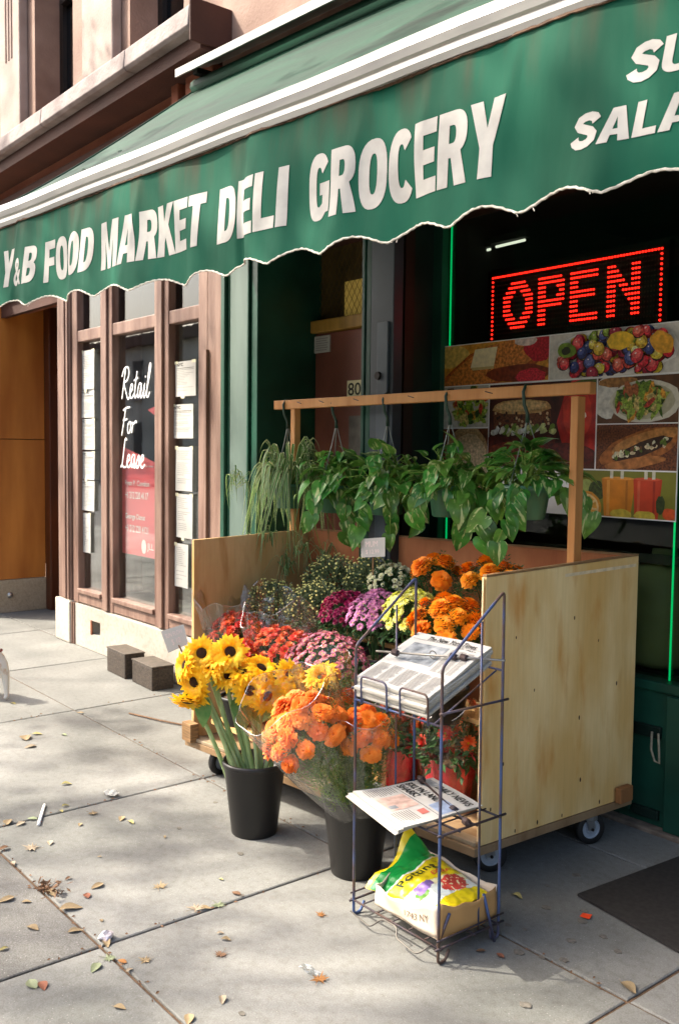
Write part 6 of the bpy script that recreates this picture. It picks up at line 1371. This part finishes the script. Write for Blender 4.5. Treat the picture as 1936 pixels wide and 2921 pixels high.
LEAVES = [
    (-3.715, 1.328, 0.044, 'tan', 1, 'curled tan leaf at the left edge on the joint beside the straw'),
    (-3.69, 1.415, 0.03, 'green', 1, 'narrow green leaf on the joint just left of the straw'),
    (-3.669, 1.359, 0.033, 'pale', 1, 'pale leaf under the joint between the left edge and the straw'),
    (-4.613, 1.762, 0.037, 'tan', 1, 'tan leaf on the far slab, left of the white tissue'),
    (-3.986, 1.688, 0.033, 'yellow', 1, 'yellow-green leaf right of the white tissue scrap'),
    (-3.742, 1.579, 0.023, 'yellow', 1, 'yellow leaf just above the joint, right of the straw'),
    (-3.696, 1.541, 0.019, 'yellow', 1, 'tiny yellow leaf touching the joint right of the straw'),
    (-3.596, 1.633, 0.045, 'tan', 0, 'tan lobed leaf on the slab left of the sunflower bucket'),
    (-3.473, 1.699, 0.033, 'tan', 1, 'tan leaf beside the yellow-green one left of the sunflower bucket'),
    (-3.414, 1.713, 0.026, 'yellow', 1, 'small yellow-green leaf left of the sunflower bucket'),
    (-3.471, 1.219, 0.034, 'brown', 1, 'brown leaf cut by the left edge below the straw'),
    (-3.415, 1.309, 0.062, 'pale', 0, 'large dried pale leaf near the left edge, below the straw'),
    (-3.419, 1.378, 0.028, 'pale', 1, 'pale leaf right of the large dried pale leaf'),
    (-3.33, 1.204, 0.026, 'pale', 1, 'pale leaf on the lengthwise joint above the leaf heap'),
    (-3.074, 1.214, 0.056, 'brown', 0, 'brown leaf on top of the heap of leaf crumbs'),
    (-3.02, 1.219, 0.043, 'tan', 1, 'tan curled leaf in the heap of leaf crumbs'),
    (-3.09, 1.31, 0.019, 'brown', 1, 'small brown leaf above and right of the leaf heap'),
    (-2.974, 1.365, 0.038, 'tan', 1, 'tan leaf well to the right of the leaf heap'),
    (-2.93, 1.31, 0.031, 'rust', 1, 'red-brown curled leaf right of the leaf heap'),
    (-2.841, 1.534, 0.05, 'tan', 0, 'tan ragged leaf alone in the middle of the front slab'),
    (-2.877, 1.23, 0.054, 'tan', 1, 'long tan leaf on the joint above the wrapper'),
    (-2.744, 1.274, 0.015, 'tan', 1, 'tiny tan leaf just above the crumpled wrapper'),
    (-2.827, 1.084, 0.034, 'tan', 1, 'tan leaf on the slab left of the crumpled wrapper'),
    (-2.73, 1.181, 0.034, 'tan', 1, 'tan leaf on the joint just left of the crumpled wrapper'),
    (-2.759, 0.966, 0.022, 'yellow', 1, 'yellow-green leaf at the left edge below the crossing joint'),
    (-2.6, 1.221, 0.033, 'tan', 1, 'tan leaf on the joint right of the crumpled wrapper'),
    (-2.52, 1.193, 0.043, 'green', 0, 'grey-green lobed leaf just below the joint crossing'),
    (-2.48, 1.215, 0.024, 'orange', 1, 'orange-brown leaf touching the grey-green lobed leaf'),
    (-2.445, 1.271, 0.04, 'tan', 0, 'tan lobed leaf right of the joint crossing'),
    (-2.496, 1.138, 0.037, 'green', 1, 'pale green leaf with stalk below the joint crossing'),
    (-2.425, 1.212, 0.018, 'pale', 1, 'pale leaf on the lengthwise joint below the crossing'),
    (-2.526, 0.964, 0.041, 'green', 1, 'green half of a leaf pair near the lower left corner'),
    (-2.498, 0.982, 0.036, 'rust', 1, 'rusty half of a leaf pair near the lower left corner'),
    (-2.63, 1.551, 0.054, 'pale', 0, 'pale pink-brown leaf lying on the joint in front of the buckets'),
    (-2.61, 1.576, 0.03, 'tan', 1, 'curled tan leaf touching the pale one on the joint'),
    (-2.603, 1.621, 0.048, 'green', 0, 'green lobed leaf on the joint in front of the buckets'),
    (-2.639, 1.712, 0.028, 'brown', 1, 'brown leaf beside the joint nearest the bouquet bucket'),
    (-2.761, 1.728, 0.016, 'yellow', 1, 'tiny yellow leaf between the buckets and the front joint'),
    (-2.344, 1.849, 0.036, 'orange', 0, 'orange-brown star-shaped leaf left of the newspaper rack'),
    (-2.399, 1.522, 0.023, 'tan', 1, 'tan leaf below the green lobed leaf on the front slab'),
    (-2.443, 1.529, 0.017, 'pale', 1, 'pale leaf just above a tan one near the clear plastic scrap'),
    (-2.338, 1.464, 0.044, 'brown', 0, 'brown star-shaped leaf in the lower middle of the picture'),
    (-2.051, 1.613, 0.05, 'orange', 0, 'orange star-shaped leaf lowest in front of the rack'),
    (-2.133, 1.34, 0.028, 'pale', 1, 'pale leaf near the bottom edge below the brown star leaf'),
    (-2.271, 1.106, 0.027, 'tan', 1, 'tan leaf at the bottom between the joint and the pale leaf'),
    (-2.112, 1.223, 0.034, 'tan', 1, 'tan leaf at the bottom edge on the joint'),
    (-3.065, 1.085, 0.042, 'tan', 1, 'tan leaf at the left edge, level with the leaf heap'),
    (-3.009, 1.133, 0.024, 'tan', 1, 'tan leaf touching the left side of the leaf heap'),
    (-3.191, 1.474, 0.012, 'tan', 1, 'tiny tan scrap in the middle of the slab right of the straw'),
    (-3.203, 1.749, 0.016, 'tan', 1, 'tiny tan scrap nearest the front of the sunflower bucket'),
    (-3.517, 1.542, 0.022, 'tan', 1, 'tan scrap below the joint, just right of the straw'),
    (-1.482, 2.272, 0.045, 'tan', 1, 'tan leaf on the joint near the lower right corner'),
    (-2.038, 2.452, 0.03, 'yellow', 1, 'small yellow-green leaf on the shaded slab right of the rack'),
    (-1.821, 2.117, 0.023, 'rust', 1, 'tiny rusty leaf in the shade right of the rack foot'),
    (-1.875, 2.09, 0.021, 'brown', 1, "dark curled scrap beside the rack's right front foot"),
    (-4.791, 1.869, 0.04, 'yellow', 1, 'small yellow leaf on the far slab, above the two tan ones'),
    (-4.765, 1.801, 0.072, 'tan', 1, 'long tan leaf on the far slab near the left edge'),
    (-4.606, 1.76, 0.045, 'pale', 1, 'pale leaf lowest on the far slab at the left'),
    (-4.696, 1.975, 0.029, 'green', 1, 'tiny green leaf alone in the middle of the far slab'),
    (-5.463, 1.987, 0.033, 'yellow', 1, 'yellow leaf on the slab under the dog'),
    (-5.04, 2.217, 0.028, 'tan', 1, 'tiny tan scrap on the far slab beyond the green one'),
]
rs = random.Random(21)
for (x, y, s_, c, shp, lab) in LEAVES:
    me = rs.choice(LMESH[c][shp]); o = bpy.data.objects.new('fallen_leaf', me); COL.objects.link(o)
    o.matrix_basis = Matrix.Translation((x, y, .003)) @ Matrix.Rotation(rs.uniform(0, 6.28), 4, 'Z') @ Matrix.Diagonal((s_*1.35, s_*1.35, s_*1.3, 1))
    tag(o, lab, 'leaf', 'fallen leaves on the sidewalk')
# bits of dry debris in the joints
b = MB(); r = random.Random(5)
for k in range(260):
    if k % 2: x = r.uniform(-4.6, -1.5); y = r.choice([1.205, 2.22])+r.gauss(0, .012)
    else: y = r.uniform(.6, 2.8); x = r.choice([-2.6, -3.695, -5.12])+r.gauss(0, .014)
    s_ = r.uniform(.003, .009); a = r.uniform(0, 3); b.add([(x+s_*math.cos(a), y+s_*math.sin(a), .004), (x-s_*.4*math.sin(a), y+s_*.4*math.cos(a), .007), (x-s_*math.cos(a), y-s_*math.sin(a), .003), (x+s_*.4*math.sin(a), y-s_*.4*math.cos(a), .003)], [(0, 1, 2, 3)])
for k in range(80):
    x = r.gauss(-3.04, .035); y = r.gauss(1.23, .02); z = abs(r.gauss(0, .012)); s_ = r.uniform(.006, .018); d = Vector((r.uniform(-1, 1), r.uniform(-1, 1), r.uniform(-.3, .6))).normalized()*s_; t_ = Vector((r.uniform(-1, 1), r.uniform(-1, 1), r.uniform(-1, 1))).normalized()*s_*.4
    c = Vector((x, y, z+.004)); b.add([c-d, c+t_, c+d, c-t_], [(0, 1, 2, 3)])
tag(b.build('leaf_crumbs', LM['brown'], loc=(-2.8, 1.5, 0)), 'brown leaf crumbs lying in the sidewalk joints', 'debris', kind='stuff')
b = MB(); b.tube([(-3.80, 1.511, .005), (-3.61, 1.41, .005)], .0065, 8); tag(b.build('drinking_straw', M_white, loc=(-3.7, 1.46, 0), smooth=True), 'white paper tube lying on the sidewalk near a joint', 'straw')
def crumple(x, y, s_, m, lab, nm, sd):
    bm = bmesh.new(); bmesh.ops.create_icosphere(bm, subdivisions=2, radius=s_)
    for v in bm.verts: v.co *= 1+.45*mnoise.noise(v.co/s_*1.6+Vector((sd, 0, 0))); v.co.z = max(v.co.z*.7, -s_*.5)
    me = bpy.data.meshes.new(nm); bm.to_mesh(me); bm.free(); me.materials.append(m); o = bpy.data.objects.new(nm, me); COL.objects.link(o); o.location = (x, y, s_*.5); tag(o, lab, 'litter', 'litter on the sidewalk')
crumple(-2.63, 1.235, .022, mat('foil_ball', '#c9c0c4', .3, .35, 60, metal=.4), 'crumpled silvery wrapper beside the crossing of two joints', 'crumpled_wrapper', 1)
b = MB(); b.grid(lambda u, v: Vector((-3.78+.07*u, 1.76+.05*v, .006+.012*abs(math.sin(u*5+v*3)))), 5, 4); tag(b.build('tissue_scrap', M_paper, loc=(-3.75, 1.78, 0)), 'white tissue scrap on the sunlit slab at the left', 'litter', 'litter on the sidewalk')
b = MB(); b.grid(lambda u, v: Vector((-2.135+.07*u, 1.60+.03*v, .005+.006*abs(math.sin(u*5+v*3)))), 5, 4); tag(b.build('plastic_scrap', glassmat('scrap', (.85, .88, .9), .2, 1, .15), loc=(-2.1, 1.6, 0)), 'clear plastic scrap on the middle slab', 'litter', 'litter on the sidewalk')
b = MB(); b.tube([(-4.86, 2.43, .006), (-4.6, 2.50, .010), (-4.32, 2.62, .006)], .005, 5); tag(b.build('twig', LM['brown'], loc=(-4.6, 2.5, 0)), 'thin brown twig on the slab beyond the sunflowers', 'twig')
b = MB(); b.poly([(-1.83, 2.53, .005), (-1.80, 2.54, .007), (-1.79, 2.51, .005), (-1.82, 2.50, .006)]); tag(b.build('petal_scrap', mat('orange_scrap', '#e0441c', .5, .1, 10), loc=(-1.81, 2.52, 0)), 'small bright orange scrap on the shaded slab near the mat', 'litter', 'litter on the sidewalk')

# ------------------------------------------------------------------ street trees at the kerb (they dapple the light)
M_bark = mat('bark', '#5b4a3c', .9, .35, 8, stretch=(3, 3, .6), bump=.8, bscale=20)
M_tl = mat('street_tree_leaf', '#5f7a2e', .6, .35, 3, transl=.25, col2='#8a8c34')
def tree(x, y, label, clumps, sd, dens=110, ls=.095):
    r = random.Random(sd); t = thing('street_tree', label, 'tree', (x, y, 0), 'street trees along the kerb'); b = MB()
    b.tube([(x, y, -.15), (x+.02, y, .6), (x-.03, y+.03, 2.0), (x+.05, y+.02, 3.8), (x, y, 6.2), (x+.03, y, 9.0)], [.19, .15, .13, .12, .09, .04], 12)
    for (cx, cy, cz, cr) in clumps[::9]:
        s_ = Vector((x, y, r.uniform(4.5, 7.0))); e = Vector((cx, cy, cz)); m_ = s_.lerp(e, .5)+Vector((r.uniform(-.3, .3), r.uniform(-.3, .3), .25)); b.tube([s_, m_, e], [.04, .02, .006], 6)
    b.build('trunk', M_bark, t, smooth=True); b = MB()
    for (cx, cy, cz, cr) in clumps:
        for k in range(int(dens*cr*cr*6)):
            d = Vector((r.gauss(0, 1), r.gauss(0, 1), r.gauss(0, .7))).normalized()*cr*r.random()**.45; p = Vector((cx, cy, cz))+d; e = Vector((r.uniform(-1, 1), r.uniform(-1, 1), r.uniform(-.8, .3))).normalized(); n_ = Vector((r.uniform(-1, 1), r.uniform(-1, 1), r.uniform(.2, 1))); w = e.cross(n_).normalized(); L = ls*r.uniform(.6, 1.4)
            b.add([p, p+e*L*.5+w*L*.4, p+e*L, p+e*L*.5-w*L*.4], [(0, 1, 2, 3)])
    o = b.build('crown', M_tl, t); o['kind'] = 'stuff'
SDV = Vector((-math.cos(R(SUN_AZ))/math.tan(R(SUN_EL)), -math.sin(R(SUN_AZ))/math.tan(R(SUN_EL)), 1))   # towards the sun, per metre of height
CL = []; r = random.Random(77)
def over(gx, gy, gz, h, cr): p = Vector((gx, gy, gz))+SDV*(h-gz); CL.append((p.x, p.y, p.z, cr))
for gx, gy, cr in [(-1.80, 2.38, .2), (-1.72, 2.6, .36), (-1.5, 2.8, .5), (-1.9, 2.8, .3), (-1.3, 2.25, .3), (-1.2, 2.6, .5), (-1.62, 2.4, .2)]: over(gx, gy, 0, 8.2, cr); over(gx+.1, gy, 0, 8.9, cr*.8); over(gx, gy, 0, 9.6, cr*.9)
for k in range(50): over(r.uniform(-5.0, -2.2), r.uniform(.0, 2.3), 0, r.uniform(7.5, 10.5), r.uniform(.10, .24))
for k in range(12): over(r.uniform(-9.0, -5.0), r.uniform(.0, 2.3), 0, r.uniform(7.5, 10.5), r.uniform(.08, .18))
for k in range(10): over(r.uniform(-4.2, -1.4), r.uniform(.6, 1.85), 0, r.uniform(8, 10), r.uniform(.12, .24))
for gx, gy in [(-3.3, 1.2), (-2.9, 1.0), (-2.3, 1.0), (-2.5, 1.5), (-1.9, 1.3), (-3.0, 1.6), (-1.6, 1.6), (-3.6, 1.7)]: over(gx, gy, 0, r.uniform(8, 9.5), r.uniform(.16, .26))
for k in range(26): over(r.uniform(-5.2, -1.4), r.uniform(1.6, 1.9), 2.4, r.uniform(8, 10.5), r.uniform(.12, .24))
for k in range(26): over(r.uniform(-8.5, -4.6), 3.0, r.uniform(.6, 5.5), r.uniform(8.5, 11.0), r.uniform(.14, .28))
for k in range(14): over(r.uniform(-2.6, -.9), r.uniform(1.75, 2.0), 2.4, r.uniform(8, 10.5), r.uniform(.16, .28))
for k in range(26): over(r.uniform(-4.9, -1.0), r.uniform(1.75, 2.7), r.uniform(2.3, 3.3), r.uniform(8, 10.5), r.uniform(.10, .2))

tree(-9.0, -5.2, 'street tree at the kerb, nearer the flower cart', [c for c in CL if c[0] > -11.5], 1)
tree(-14.5, -5.2, 'street tree at the kerb beyond the empty shop', [c for c in CL if c[0] <= -11.5]+[(-14.5+r.uniform(-2, 2), -5.0+r.uniform(-1.5, 1.5), r.uniform(7.5, 10), .6) for _ in range(14)], 2)
